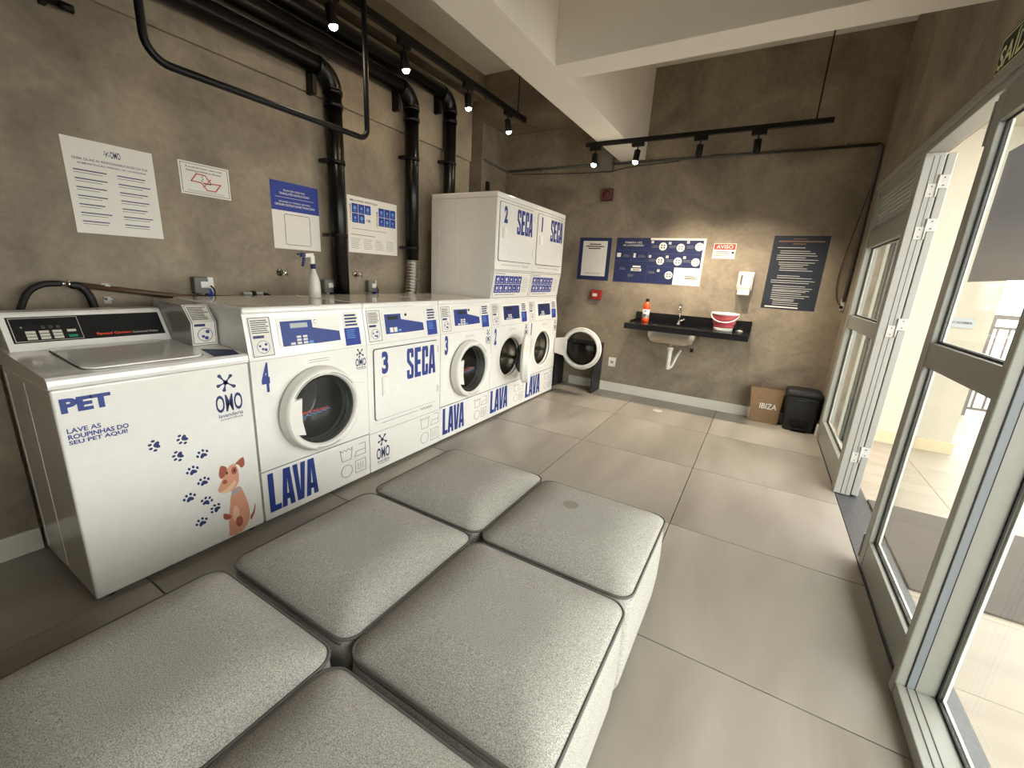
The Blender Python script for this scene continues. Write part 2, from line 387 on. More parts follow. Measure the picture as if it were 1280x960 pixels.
wr = struct(MB().box(W, 2.82, -2.7, 4.6, 2.196, 3.6).build('wall_right', M_WALL), 'grey cement wall above the glass doors')
MB().box(W, 2.80, 4.327, 4.6, 0, 2.196).build('pier', M_WALL, wr)
MB().box(W, 2.82, -2.7, -.82, 0, 2.196).build('pier', M_WALL, wr)
struct(MB().box(W - .014, W, 4.33, 4.585, 0, .109, .003).build('baseboard_right', M_BASE))
struct(MB().box(-1.5, 2.9, -2.85, -2.7, -.1, 3.6).build('wall_front', M_WALL))
struct(MB().box(-1.5, 2.9, -2.85, 4.75, 3.45, 3.6).build('ceiling', M_SLAB))
struct(MB().box(.375, .645, -2.7, 4.6, 2.591, 3.45, .003).build('ceiling_beam_long', M_SLAB))
struct(MB().box(.645, W, 2.312, 2.522, 2.591, 3.45, .003).build('ceiling_beam_cross', M_SLAB))

# granite threshold, door frames
struct(MB().box(W, 2.832, -.82, 4.327, -.1, .002, .002).build('trim_1', M_THRESH), 'dark granite threshold strip under the glass doors')
hd = struct(MB().box(W - .02, 2.75, -.82, 4.327, 2.15, 2.196, .006).build('trim_2', M_ALU), 'white aluminium head frame above the glass doors')
MB().box(W - .008, 2.74, -.82, 4.327, 2.118, 2.15, .004).build('head_rail', M_ALU, hd)

def pane_frame(mb, x0, x1, y0, y1, z0, z1, st, rails):
    mb.box(x0, x1, y0, y0 + st, z0, z1, .004); mb.box(x0, x1, y1 - st, y1, z0, z1, .004)
def rail_parts(x0, x1, y0, y1, rails, parent):
    for a, b in rails: MB().box(x0 + .002, x1 - .002, y0, y1, a, b, .003).build('rail', M_ALU, parent)
def stile(x0, x1, y0, y1, z0, z1, parent): return MB().box(x0, x1, y0, y1, z0, z1, .004).build('stile', M_ALU, parent)
def glass(x, y0, y1, z0, z1, parent):
    MB().box(x, x + .006, y0 + .004, y1 - .004, z0 + .004, z1 - .004).build('glass_pane', M_GLASS, parent)
    g = MB(); fr = Fr((x - .006, 0, 0), (0, -1, 0), (0, 0, 1))
    for q in (1,):
        g.box(x - .005, x - .0005, y0, y0 + .008, z0, z1); g.box(x - .005, x - .0005, y1 - .008, y1, z0, z1)
        g.box(x - .005, x - .0005, y0, y1, z0, z0 + .008); g.box(x - .005, x - .0005, y0, y1, z1 - .008, z1)
    g.build('gasket', M_GASK, parent)
    b = MB(); b.box(x + .008, x + .016, y1 - .012, y1, z0, z1); b.box(x + .008, x + .016, y0, y0 + .012, z0, z1); b.box(x + .008, x + .016, y0, y1, z0, z0 + .01)
    b.build('bead', M_WHITE2, parent)

# sidelight with louvre
w1 = struct(empty('window_1', (W, 3.68, 0)), 'white aluminium sidelight with louvre slats above two glass panes')
stile(W - .006, 2.74, 4.225, 4.325, .004, 2.118, w1); s_ = stile(W - .012, 2.74, 3.03, 3.12, .004, 2.118, w1)
MB().box(2.688, 2.691, 3.0285, 3.031, .01, 2.1).build('seam', M_SEAM, s_); MB().box(2.714, 2.716, 3.0285, 3.031, .01, 2.1).build('seam', M_SEAM, s_)
rail_parts(W, 2.735, 3.12, 4.225, [(.004, .185), (1.047, 1.15), (1.697, 1.82), (2.07, 2.118)], w1)
glass(W + .038, 3.12, 4.225, .185, 1.047, w1); glass(W + .038, 3.12, 4.225, 1.15, 1.697, w1)
for k in range(8):
    z = 1.838 + k * .0305
    sl_ = MB().obox((W + .03, 3.6725, z), ((.6, 0, -.8), (0, 1, 0), (.8, 0, .6)), .0205, .5525, .0018)
    sl_.box(W + .008, W + .0185, 3.12, 4.225, z + .0125, z + .0185, .002); sl_.build('louvre_slat', M_ALU, w1)
# leaf folded back against the outside of the sidelight
d2 = struct(empty('door_2', (2.765, 3.03, 0)), 'open glass door leaf folded back outside the sidelight')
def leaf(root, x0, x1, y0, y1, xg):
    stile(x0, x1, y0, y0 + .075, .012, 2.112, root); stile(x0, x1, y1 - .075, y1, .012, 2.112, root)
    rail_parts(x0, x1, y0 + .075, y1 - .075, [(.012, .155), (1.042, 1.145), (2.0, 2.112)], root)
    glass(xg, y0 + .075, y1 - .075, .155, 1.042, root); glass(xg, y0 + .075, y1 - .075, 1.145, 2.0, root)
leaf(d2, 2.746, 2.784, 3.034, 3.885, 2.762)
for z in (1.93, 1.70, 1.13, .29):
    h = MB(); h.box(2.692, 2.732, 3.0265, 3.0305, z - .045, z + .025, .001); h.box(2.738, 2.778, 3.0285, 3.0325, z, z + .07, .001)
    ho = h.build('hinge', M_STEELP, d2)
    MB().tube([(2.735, 3.026, z - .045), (2.735, 3.026, z + .07)], .006, 8).build('hinge_pin', M_STEELP, ho)
    sc = MB()
    for xx, zz in ((2.712, z - .03), (2.712, z + .01), (2.758, z + .015), (2.758, z + .055)): sc.lathe((xx, 3.0262, zz), (0, -1, 0), [(.0035, 0), (.0035, .0006)], 8)
    sc.build('screws', M_GASK, ho)
# closed leaf
d1 = struct(empty('door_1', (2.68, 1.75, 0)), 'closed glass door leaf with grey paper on its upper pane')
leaf(d1, W, 2.70, 1.335, 2.169, W + .028)
for z0, z1 in ((1.93, 2.09), (.03, .16)):
    MB().box(W - .006, W + .02, 2.1665, 2.175, z0, z1, .002).build('flush_bolt', M_STEELP, d1)
# post and fixed pane nearer the camera
w2 = struct(empty('window_2', (2.69, .3, 0)), 'fixed glass pane in white aluminium frame nearest the camera')
stile(2.628, 2.75, 1.296, 1.335, .004, 2.118, w2)
pg = MB().box(2.659, 2.680, 1.2945, 1.298, .006, 2.118).build('groove', M_ALUG, w2)
MB().box(2.6555, 2.659, 1.2935, 1.298, .006, 2.118).build('gasket', M_GASK, w2); MB().box(2.6795, 2.681, 1.2935, 1.298, .006, 2.118).build('gasket', M_GASK, w2)
MB().box(2.63, 2.75, -.78, 1.296, .004, .052, .003).build('rail', M_ALU, w2)
MB().box(2.657, 2.6595, -.78, 1.294, .05, .0535).build('seam', M_SEAM, w2); MB().box(2.681, 2.683, -.78, 1.294, .05, .0535).build('seam', M_SEAM, w2)
MB().box(2.63, 2.75, -.78, 1.296, 2.06, 2.118, .003).build('rail', M_ALU, w2)
stile(2.628, 2.75, -.82, -.78, .004, 2.118, w2)
glass(2.738, -.78, 1.296, .052, 2.06, w2)


# outside
of = struct(MB().box(2.832, 8.0, -4, 10, -.14, -.012).build('floor_outside', M_OUTTILE), 'cream wood-grain tiles of the terrace outside the doors')
ty = [-1.47 + .2665 * 2 * k for k in range(-2, 12)]
tx = [2.832, 3.295, 4.195, 5.095, 5.995]
for i in range(4):
    for j in range(13):
        y0 = -2.27 + .533 * j; MB().box(tx[i] + .001, tx[i + 1] - .001, y0 + .001, y0 + .532, -.02, 0, .001, 1).build('tile', M_OUTTILE, of)
struct(MB().box(2.80, 3.645, 4.60, 6.4, -.1, 2.62).build('wall_outside', M_CREAM), 'cream stucco wall of the terrace')
struct(MB().box(2.80, 2.862, 4.36, 4.60, 0, 2.62).build('wall_outside_pier', M_PALE))
struct(MB().box(2.862, 3.665, 4.58, 4.60, 0, .105, .002).build('baseboard_outside', M_OUTBASE))
struct(MB().box(2.80, 2.872, 4.345, 4.36, 0, .09, .002).build('baseboard_outside_pier', M_OUTBASE))
struct(MB().box(2.82, 3.75, -4, 6.4, 2.62, 2.8).build('ceiling_outside', M_CREAM))
r = thing('balcony_railing', (5.0, 6.5, 0), 'metal balcony railing with vertical bars beyond the terrace', 'railing')
MB().box(3.66, 8, 6.48, 6.53, 1.14, 1.19).build('handrail', M_RAIL, r); MB().box(3.66, 8, 6.49, 6.52, 1.03, 1.06).build('rail', M_RAIL, r); MB().box(3.66, 8, 6.49, 6.52, .08, .11).build('rail', M_RAIL, r)
for k in range(30): MB().box(3.75 + k * .095, 3.768 + k * .095, 6.495, 6.515, .11, 1.03).build('bar', M_RAIL, r)
for x in (4.24, 5.3, 6.4): MB().box(x, x + .05, 6.48, 6.53, 0, 1.14).build('post', M_RAIL, r)
pq = thing('wall_plaque', (3.47, 4.6, 1.14), 'small grey plaque on the cream terrace wall', 'sign')
fp = Fr((0, 4.6, 0), (1, 0, 0), (0, 0, 1))
rect(MB(), fp, 3.38, 3.545, 1.10, 1.185, 0, .006).build('plate', M_LCD, pq); textc(MB(), fp, 'ACADEMIA', 3.462, 1.135, .02, .0066, .01).build('lettering', M_BLKP, pq)
tag(MB().box(2.835, 4.4, 2.04, 3.03, 0, .012, .004).build('doormat', M_MAT, origin=(3.6, 2.53, 0)), 'taupe carpet doormat on the terrace outside the doors', 'mat')
pp = thing('paper_sheet', (W + .045, 1.7, 1.4), 'grey backlit paper stuck outside the closed door pane', 'poster')
MB().box(W + .0345, W + .0355, 1.42, 2.02, 1.402, 1.872).build('sheet', M_BACKP, pp)

# exit sign
es = thing('exit_sign', (W, 2.05, 2.2), 'dark exit sign above the glass doors reading SAÍDA', 'sign')
fs_ = Fr((W, 0, 0), (0, -1, 0), (0, 0, 1))
rect(MB(), fs_, -2.285, -1.80, 2.203, 2.345, 0, .008).build('plate', M_SIGN, es)
frame_line(MB(), fs_, -2.278, -1.807, 2.21, 2.338, .004, .008, .0086).build('border', M_SIGNT, es)
text(MB(), fs_, 'SAÍDA', -2.262, -1.96, 2.222, 2.325, .0088, .02).build('lettering', M_SIGNT, es)

# ================================================================== OTTOMANS
def rr(hx, r, n=7):
    return rrect_pts(-hx, hx, -hx, hx, r, n)
def ottoman(name, topmat, label):
    H = .2765; t = thing(name, (0, 0, 0), label, 'ottoman', 'grey ottomans pushed together in a block')
    rings = []
    for z, g in ((.022, -.012), (.05, -.004), (.14, .002), (.25, .003), (.34, 0), (.395, -.004)):
        rings.append([Vector((a, b, z)) for a, b in rr(H + g, .035)])
    MB().loft(rings).build('body', M_FAB, t)
    rings = []; N = 16
    for k in range(N + 1):
        s = 1 - k / N; s = max(s, .0005)
        q = 1 - s ** 4
        pts = rr(H * s, .05 * s + .02 * s * (1 - s)); ring = []
        for a, b in pts:
            # seams sag a little towards the corners
            d = min(1, (abs(a) * abs(b)) / (H * H)); edge = 1 - abs(abs(a) - abs(b)) / H
            ring.append(Vector((a, b, .402 + .050 * q + .006 * (1 - d) * s * (1 if s > .5 else s * 2))))
        rings.append(ring)
    rings.insert(0, [Vector((v.x, v.y, .38)) for v in rings[0]]); MB().loft(rings).build('cushion_top', topmat, t)
    pts = rr(H + .001, .05); pth = []
    for a, b in pts:
        d = min(1, (abs(a) * abs(b)) / (H * H)); pth.append((a, b, .401 + .006 * (1 - d)))
    pth.append(pth[0]); MB().tube(pth, .0045, 8, False).build('piping', M_PIPING, t)
    for sx in (-1, 1):
        for sy in (-1, 1): MB().lathe((sx * .22, sy * .22, 0), (0, 0, 1), [(.02, 0), (.022, .024)], 12).build('foot', M_BLACK, t)
    return t
ot = ottoman('ottoman', M_FAB, '')
spots = [(.985, 1.012, 'grey ottoman in far row on the washing machine side'), (1.550, .998, None), (.985, .440, 'grey ottoman in middle row on the washing machine side'),
         (1.549, .425, 'grey ottoman in middle row on the glass door side'), (.985, -.142, 'grey ottoman in nearest row on the washing machine side'), (1.549, -.16, 'grey ottoman in nearest row on the glass door side')]
first = True
for x, y, lb in spots:
    if lb is None: o = ottoman('ottoman', M_FABS, 'grey ottoman with a round stain, far row beside the open floor')
    else:
        o = ot if first else copy_tree(ot); first = False; o['label'] = lb
    o.location = (x, y, 0)

# ================================================================== PRINT HELPERS
def omo_logo(fr, a0, a1, b0, b1, parent, small=True, name='logo', m=None):
    """splash with five drops above the letters OMO"""
    m = m or M_NAVY; w = a1 - a0; h = b1 - b0; cx = a0 + w * .45; cy = b0 + h * .78; mb = MB(); W0, A0 = w, a0
    if not small: cx = a0 + w * .2; cy = b0 + h * .5; w = w * .5
    prism(mb, fr, disc_pts(cx, cy, w * .075, 12), 0, .0006)
    for ang, ln in ((125, .40), (50, .36), (200, .34), (-35, .40), (-105, .36)):
        t = math.radians(ang); dx, dy = math.cos(t), math.sin(t); px, py = -dy, dx; R = w * ln * 1.05
        pts = []
        for s, wd in ((.0, .07), (.35, .022), (.62, .04), (.86, .072), (1.0, .04)): pts.append((cx + dx * R * s + px * w * wd, cy + dy * R * s + py * w * wd))
        for s, wd in ((1.0, .04), (.86, .072), (.62, .04), (.35, .022), (.0, .07)): pts.append((cx + dx * R * s - px * w * wd, cy + dy * R * s - py * w * wd))
        prism(mb, fr, pts, 0, .0006)
    if not small: text(mb, fr, 'OMO', A0 + W0 * .40, a1, b0 + h * .22, b0 + h * .78, .0008, .02)
    else: text(mb, fr, 'OMO', a0, a1, b0 + h * .18, b0 + h * .54, .0008, .018)
    if small:
        text(mb, fr, 'lavanderia', a0 + w * .06, a1 - w * .02, b0 + h * .075, b0 + h * .155, .0008, .01)
        text(mb, fr, 'compartilhada', a0 + w * .1, a1 - w * .04, b0, b0 + h * .06, .0008, 0)
    return mb.build(name, m, parent)
def care_symbols(fr, a0, a1, b0, b1, parent):
    mb = MB(); w = (a1 - a0); h = (b1 - b0); lw = .0028
    def P(pts): return [(a0 + x * w, b0 + y * h) for x, y in pts]
    strip(mb, fr, P([(.0, .96), (.06, .58), (.40, .58), (.46, .96), (.38, .88), (.31, .95), (.23, .88), (.15, .95), (.08, .88), (.0, .96)]), lw)
    strip(mb, fr, P([(.54, .60), (.98, .60), (.98, .97), (.72, .97)]), lw); strip(mb, fr, P([(.54, .60), (.62, .76), (.98, .76)]), lw)
    ring2d(mb, fr, a0 + .22 * w, b0 + .23 * h, .21 * w, lw)
    strip(mb, fr, P([(.56, .04), (.97, .04), (.97, .44), (.56, .44)]), lw, closed=True)
    for x in (.67, .765, .86): strip(mb, fr, P([(x, .12), (x, .36)]), lw)
    return mb.build('care_symbols', mat('print_dark_grey', '63615d', .6), parent)
def instruction_sticker(fr, a0, a1, b0, b1, parent):
    s = rect(MB(), fr, a0, a1, b0, b1, 0, .0008).build('sticker', M_PAPER, parent); w = a1 - a0; h = b1 - b0
    frame_line(MB(), fr, a0 + .004, a1 - .004, b0 + .004, b1 - .004, .0028, .0008, .0014).build('border', M_NAVY, s)
    bars(MB(), fr, a0 + .014, a1 - .012, b0 + h * .58, b1 - h * .07, 7, .0008, .42).build('small_print', M_BLKP, s)
    rect(MB(), fr, a0 + .016, a0 + w * .62, b0 + h * .47, b0 + h * .54, .0008, .0014).build('tag', M_NAVY, s)
    cb = MB(); ring2d(cb, fr, a0 + w * .52, b0 + h * .25, h * .155, .0022, 24, .0008, .0014)
    for dx, dy, q in ((-.08, .03, .018), (.07, .06, .022), (-.02, -.05, .02), (.05, -.07, .024)): prism(cb, fr, disc_pts(a0 + w * .52 + dx * h, b0 + h * .25 + dy * h, q * h * 1.6, 10), .0008, .0014)
    cb.build('picture', M_BLUE, s)
def tips_sticker(fr, a0, a1, b0, b1, parent):
    s = rect(MB(), fr, a0, a1, b0, b1, 0, .0008).build('sticker', M_PAPER, parent); w = a1 - a0; h = b1 - b0
    bars(MB(), fr, a0 + .012, a1 - .008, b0 + h * .56, b1 - h * .06, 4, .0008, .55, ragged=.2).build('headline', M_NAVY, s)
    lo = rect(MB(), fr, a0, a1, b0, b0 + h * .52, .0008, .0014).build('blue_field', M_PBLUE, s)
    bars(MB(), fr, a0 + .014, a1 - .03, b0 + h * .2, b0 + h * .48, 5, .0014, .3).build('small_print', M_LBLUE, s)

def block_word(mb, fr, word, a0, a1, b0, b1, c=.0012):
    """heavy condensed block capitals"""
    n = len(word); g = .035; w = (1 - g * (n - 1)) / n
    for i, ch in enumerate(word):
        o = i * (w + g)
        def Q(pts): prism(mb, fr, [(a0 + (o + x * w) * (a1 - a0), b0 + y * (b1 - b0)) for x, y in pts], 0, c)
        def B(x0, x1, y0, y1): Q([(x0, y0), (x1, y0), (x1, y1), (x0, y1)])
        if ch == 'L': B(0, .47, 0, 1); B(.47, .98, 0, .15)
        elif ch == 'A': Q([(-.10, 0), (.34, 0), (.50, .78), (.50, 1), (.20, 1)]); Q([(1.10, 0), (.66, 0), (.50, .78), (.50, 1), (.80, 1)]); B(.30, .70, .18, .33)
        elif ch == 'V': Q([(-.10, 1), (.34, 1), (.50, .22), (.50, 0), (.20, 0)]); Q([(1.10, 1), (.66, 1), (.50, .22), (.50, 0), (.80, 0)])
        elif ch == 'E': B(0, .48, 0, 1); B(.48, .98, 0, .16); B(.48, .98, .84, 1); B(.48, .92, .42, .58)
        elif ch == 'C': Q([(0, .1), (.1, .0), (.9, 0), (1, .1), (1, .38), (.58, .38), (.58, .14), (.44, .14), (.44, .5), (0, .5)]); Q([(0, .9), (.1, 1), (.9, 1), (1, .9), (1, .62), (.58, .62), (.58, .86), (.44, .86), (.44, .5), (0, .5)])
        elif ch == 'S':
            Q([(1, .70), (.62, .70), (.62, .86), (.38, .86), (.38, .64), (.62, .50), (.72, .56), (.72, .60), (0, .56), (0, .9), (.1, 1), (.9, 1), (1, .9)][:5] + [(0, .58), (0, .9), (.1, 1), (.9, 1), (1, .9)])
            Q([(0, .30), (.38, .30), (.38, .14), (.62, .14), (.62, .36), (1, .42), (1, .1), (.9, 0), (.1, 0), (0, .1)])
            Q([(0, .58), (.38, .64), (1, .42), (.62, .36)])
    return mb
def washer_front(t, y0, num, lava=(.028, .30), bigwin=False):
    """everything on the slanted control panel and the washer front; a measured from the machine's left edge"""
    P = Fr((0.0, y0, .872), (0, 1, 0), Vector((-.035, 0, .236)).normalized()); F = Fr((0, y0, 0), (0, 1, 0), (0, 0, 1))
    instruction_sticker(P, .018, .128, .008, .2, t)
    a0, a1 = (.155, .515)
    pn = MB(); prism(pn, P, rrect_pts(a0, a1, .038, .186, .006), .0, .002); pn = pn.build('control_panel', M_PANEL, t)
    q = .21 if bigwin else .172; q1 = .5 if bigwin else .345
    rect(MB(), P, q, q1, .046, .170, .002, .003).build('keypad_field', M_NAVY if bigwin else M_BLUE, pn)
    rect(MB(), P, q + .05, q + .145, .134, .158, .003, .0036).build('display', M_LCD if num == '4' else M_BLKP, pn)
    ks = MB()
    for (x, z) in ((.09, .082), (.125, .082), (.09, .066), (.125, .066), (.055, .05), (.09, .05), (.125, .05)): rect(ks, P, q + x - .014, q + x + .010, z - .0055 + .006, z + .0055 + .006, .003, .0045)
    ks.build('keys', M_PAPER, pn)
    rect(MB(), P, q + .142, q + .166, .05, .062, .003, .0045).build('start_key', M_LBLUE, pn)
    if not bigwin:
        prism(MB(), P, [(.345, .044), (.508, .046), (.506, .098), (.345, .130)], .002, .0027).build('swoosh', M_BLUE, pn)
        MB().lathe(P.p(.365, .160, .002), P.n, [(.010, 0), (.010, .003), (.005, .004)], 16).build('lock', M_CHROME if num == '4' else M_BLKP, pn)
        omo_logo(P, .43, .49, .135, .178, pn, False)
    tips_sticker(P, .54, .645, .008, .2, t)
    text(MB(), F, num, .046 if num != '1' else .052, .086 if num != '1' else .07, .705, .853, .0012, .045).build('number', M_BLUE, t)
    omo_logo(F, .598, .675, .725, .855, t)
    bars(MB(), F, .30, .43, .812, .836, 2, .0004, .25, ragged=.05).build('small_print', M_GREYP, t)
    block_word(MB(), F, 'LAVA', lava[0], lava[1], .060, .278).build('lettering', M_BLUE, t)
    care_symbols(F, .462, .652, .062, .262, t)
    rect(MB(), F, .004, .679, .2935, .2965, 0, .0008).build('kick_panel_seam', M_GREYP, t)

def washer_door(t, y0, ang=0.0, zc=.56):
    """round porthole door hinged on its right; ang opens it"""
    H = Vector((.012, y0 + .66, zc)); ca, sa = math.cos(ang), math.sin(ang)
    u = Vector((-sa, ca, 0)); v = Vector((0, 0, 1)); n = u.cross(v)
    c = H - u * .318
    d = MB(); R = .232
    d.lathe(c, n, [(R - .006, -.005), (R + .004, .002), (R + .004, .012), (R - .002, .018), (R - .004, .044), (R - .012, .056), (R - .020, .059), (.200, .056), (.192, .046), (.186, .018), (.186, -.005)], 56, cap=False)
    door = d.build('door', M_WHITE2, t)
    f = Fr(c, u, v)
    if ang < .2:
        hb = MB(); pts = [(-R * .93 * math.cos(k), R * .93 * math.sin(k)) for k in [(-.42 + .84 * i / 8) for i in range(9)]] + [(-.140, .096), (-.146, .03), (-.146, -.03), (-.132, -.105)]
        prism(hb, f, pts, .044, .0595).build('handle', M_WHITE2, door)
    MB().lathe(c, n, [(.190, .036), (.183, .036), (.176, .030)], 48, cap=False).build('gasket', M_RUB, door)
    MB().lathe(c, n, [(.187, .026), (.172, .022), (.150, -.02), (.125, -.055), (.09, -.075), (.05, -.085), (0, -.088)], 48, cap=False).build('glass_bowl', M_DGLASS, door)
    if ang < .2:
        op = MB().lathe(c, n, [(.188, .0265), (.188, .0285)], 48).build('outer_pane', M_OPANE, door)
        text(MB(), f, 'LIMITE MÁXIMO', -.138, .03, -.004, .014, .0292, .02).build('fill_line_lettering', M_RED, op)
        strip(MB(), f, [(-.138 + .178 * k / 24, -.014 + .004 * math.sin(k * 1.5) + .012 * (k / 24) ** 2) for k in range(25)], .003, .0288, .0294).build('fill_line_wave', M_LBLUE, op)
    bk = MB().lathe(c, n, [(R - .012, -.006), (.196, -.020), (.188, -.012)], 48, cap=False).build('inner_ring', M_WHITE2, door)
    ar = MB(); prism(ar, f, [(.17, -.11), (.318, -.085), (.322, -.06), (.322, .06), (.318, .085), (.17, .11)], -.012, .004).build('hinge_arm', M_WHITE2, door)
    for s, e, rr_ in ((100, 150, .208), (35, 80, .208), (-110, -70, .208)) if ang < .2 else ():
        tx = MB(); strip(tx, f, [(rr_ * math.cos(math.radians(s + (e - s) * k / 10)), rr_ * math.sin(math.radians(s + (e - s) * k / 10))) for k in range(11)], .0035, .0565, .0605); tx.build('small_print', M_GREYP, door)
    return door
def drum(t, y0, zc=.56):
    c = Vector((0, y0 + .342, zc)); n = Vector((1, 0, 0))
    MB().lathe(c, n, [(.222, .0005), (.214, .004), (.19, .003), (.182, -.004), (.178, -.03)], 48, cap=False).build('porthole_rim', M_PANEL, t)
    MB().lathe(c, n, [(.180, .002), (.186, -.05), (.200, -.06)], 40, cap=False).build('door_seal', M_RUB, t)
    MB().lathe(c, n, [(.200, -.055), (.26, -.075), (.27, -.36), (.24, -.38), (0, -.385)], 40, cap=False).build('drum', M_STEEL, t)
    for k in range(3):
        a = PI / 2 + k * 2 * PI / 3 + .3; q = c + Vector((-.22, math.cos(a) * .245, math.sin(a) * .245)); MB().obox(q, ((1, 0, 0), (0, math.cos(a), math.sin(a)), (0, -math.sin(a), math.cos(a))), .12, .03, .018, .008).build('drum_paddle', M_STEEL, t)
    MB().lathe(c + Vector((-.384, 0, 0)), n, [(.10, 0), (.10, .012), (.06, .03), (0, .034)], 28).build('drum_hub', M_STEEL, t)
def ring_hole_front(mb, y0, w, z0, z1, zc, R, x=0.0, th=.02):
    """front sheet with a round hole"""
    n = 48; cy = y0 + w / 2; outer = []; inner = []
    for k in range(n):
        a = 2 * PI * k / n; dx, dz = math.cos(a), math.sin(a)
        t = min((w / 2) / abs(dx) if abs(dx) > 1e-9 else 1e9, ((z1 - zc) if dz > 0 else (zc - z0)) / abs(dz) if abs(dz) > 1e-9 else 1e9)
        outer.append((cy + dx * t, zc + dz * t)); inner.append((cy + dx * R, zc + dz * R))
    # put the sheet's corners exactly
    for cyy, czz in ((y0, z0), (y0 + w, z0), (y0, z1), (y0 + w, z1)):
        k = min(range(n), key=lambda i: (outer[i][0] - cyy) ** 2 + (outer[i][1] - czz) ** 2); outer[k] = (cyy, czz)
    vs = [Vector((x, a, b)) for a, b in outer] + [Vector((x, a, b)) for a, b in inner] + [Vector((x - th, a, b)) for a, b in inner] + [Vector((x - th, a, b)) for a, b in outer]
    fs = []
    for k in range(n):
        k2 = (k + 1) % n; fs += [[k, k2, n + k2, n + k], [n + k, n + k2, 2 * n + k2, 2 * n + k], [2 * n + k, 2 * n + k2, 3 * n + k2, 3 * n + k], [3 * n + k, 3 * n + k2, k2, k]]
    mb.add(vs, fs); return mb
def washer_cabinet(t, y0, ztop=1.115, top=True, w=.683):
    m = MB(); x1 = -.695
    ring_hole_front(m, y0 + .001, w - .002, .30, .866, .56, .2)
    ft = m.build('front_panel', M_WHITE, t)
    b = MB(); b.box(x1, -.0205, y0, y0 + .012, .025, .866); b.box(x1, -.0205, y0 + w - .012, y0 + w, .025, .866); b.box(x1, x1 + .012, y0 + .012, y0 + w - .012, .025, .866)
    b.box(x1 + .012, -.0205, y0 + .012, y0 + w - .012, .025, .04)
    # side embossing
    cab = b.build('cabinet', M_WHITE, t)
    e = MB()
    for xx in (-.16, -.52): e.box(xx - .002, xx + .002, y0 - .0015, y0, .06, .83)
    e.build('side_rib', M_WHITE, cab)
    MB().box(-.02, -.001, y0 + .001, y0 + w - .001, .022, .2925, .003).build('kick_panel', M_WHITE, t)
    hd_ = MB(); A = [(x1, .8675), (0.0, .8675), (0.0, .872), (-.034, 1.10), (x1, 1.10)]
    vs = [Vector((x, y0 + .001, z)) for x, z in A] + [Vector((x, y0 + w - .001, z)) for x, z in A]; n = len(A)
    hd_.add(vs, [list(range(n)), [n + i for i in range(n)][::-1]] + [[i, n + i, n + (i + 1) % n, (i + 1) % n] for i in range(n)]); 
    hd_.build('control_housing', M_WHITE, t)
    if top: MB().box(x1, -.022, y0 - .001, y0 + w + .001, 1.082, ztop, .012, 3).build('worktop', M_WHITE, t)
    MB().box(-.6, -.03, y0 + .03, y0 + w - .03, .004, .024).build('plinth', M_SEAM, t)
    for yy in (.05, .63):
        for xx in (-.06, -.62): MB().lathe((xx, y0 + yy, 0), (0, 0, 1), [(.022, 0), (.022, .01), (.010, .012), (.010, .026)], 12).build('foot', M_BLACK, t)

# ---- front-load washers 4 and 3
Y4, Y3D, Y3, Y2S, Y1S = .655, 1.341, 2.027, 2.713, 3.399
t = thing('front_load_washer', (-.35, Y4 + .34, 0), 'white front-load washer numbered 4 between the pet washer and a dryer', 'washer', 'laundry machines along the wall')
washer_cabinet(t, Y4); washer_front(t, Y4, '4'); washer_door(t, Y4); drum(t, Y4)
# red print seen in the drum of washer 4
t = thing('front_load_washer', (-.35, Y3 + .34, 0), 'white front-load washer numbered 3 beside the tall stacked machines', 'washer', 'laundry machines along the wall')
washer_cabinet(t, Y3); washer_front(t, Y3, '3', (.035, .31)); washer_door(t, Y3); drum(t, Y3)

# ---- dryer doors (square)
def dryer_door(t, y0, z0, z1, num, numr, seca, hr, textz):
    F = Fr((0, y0, 0), (0, 1, 0), (0, 0, 1)); m = MB()
    prism(m, F, rrect_pts(.043, .647, z0 - .005, z1 + .005, .02), 0, .0012).build('door_seam', M_SEAM, t)
    m = MB(); prism(m, F, rrect_pts(.048, .642, z0, z1, .018), .0005, .008); dr = m.build('door', M_WHITE, t)
    F2 = F.sub(0, 0, .008)
    text(MB(), F2, num, *numr, .0008, .045).build('number', M_BLUE, dr)
    block_word(MB(), F2, 'SECA', *seca, .0008).build('lettering', M_BLUE, dr)
    hp = MB(); prism(hp, F2, rrect_pts(*hr, .006), 0, .006); hp.build('handle', M_WHITE2, dr)
    h2 = MB(); rect(h2, F2, hr[0] + .01, hr[1] - .012, hr[2] + .012, hr[3] - .01, .006, .0075).build('grip', M_PANEL, dr)
    for zz in (z0 + .07, z1 - .09): MB().box(.0, .006, y0 + .6475, y0 + .655, zz, zz + .05).build('hinge', M_STEELP, t)
    bars(MB(), F, .10, .44, textz, textz + .012, 1, .0004, .35, ragged=0).build('small_print', M_GREYP, t)
    strip(MB(), F, [(.47 + .13 * k / 16, textz + .004 + .011 * math.sin(k * 1.9)) for k in range(17)], .003).build('maker_mark', M_GREYP, t)

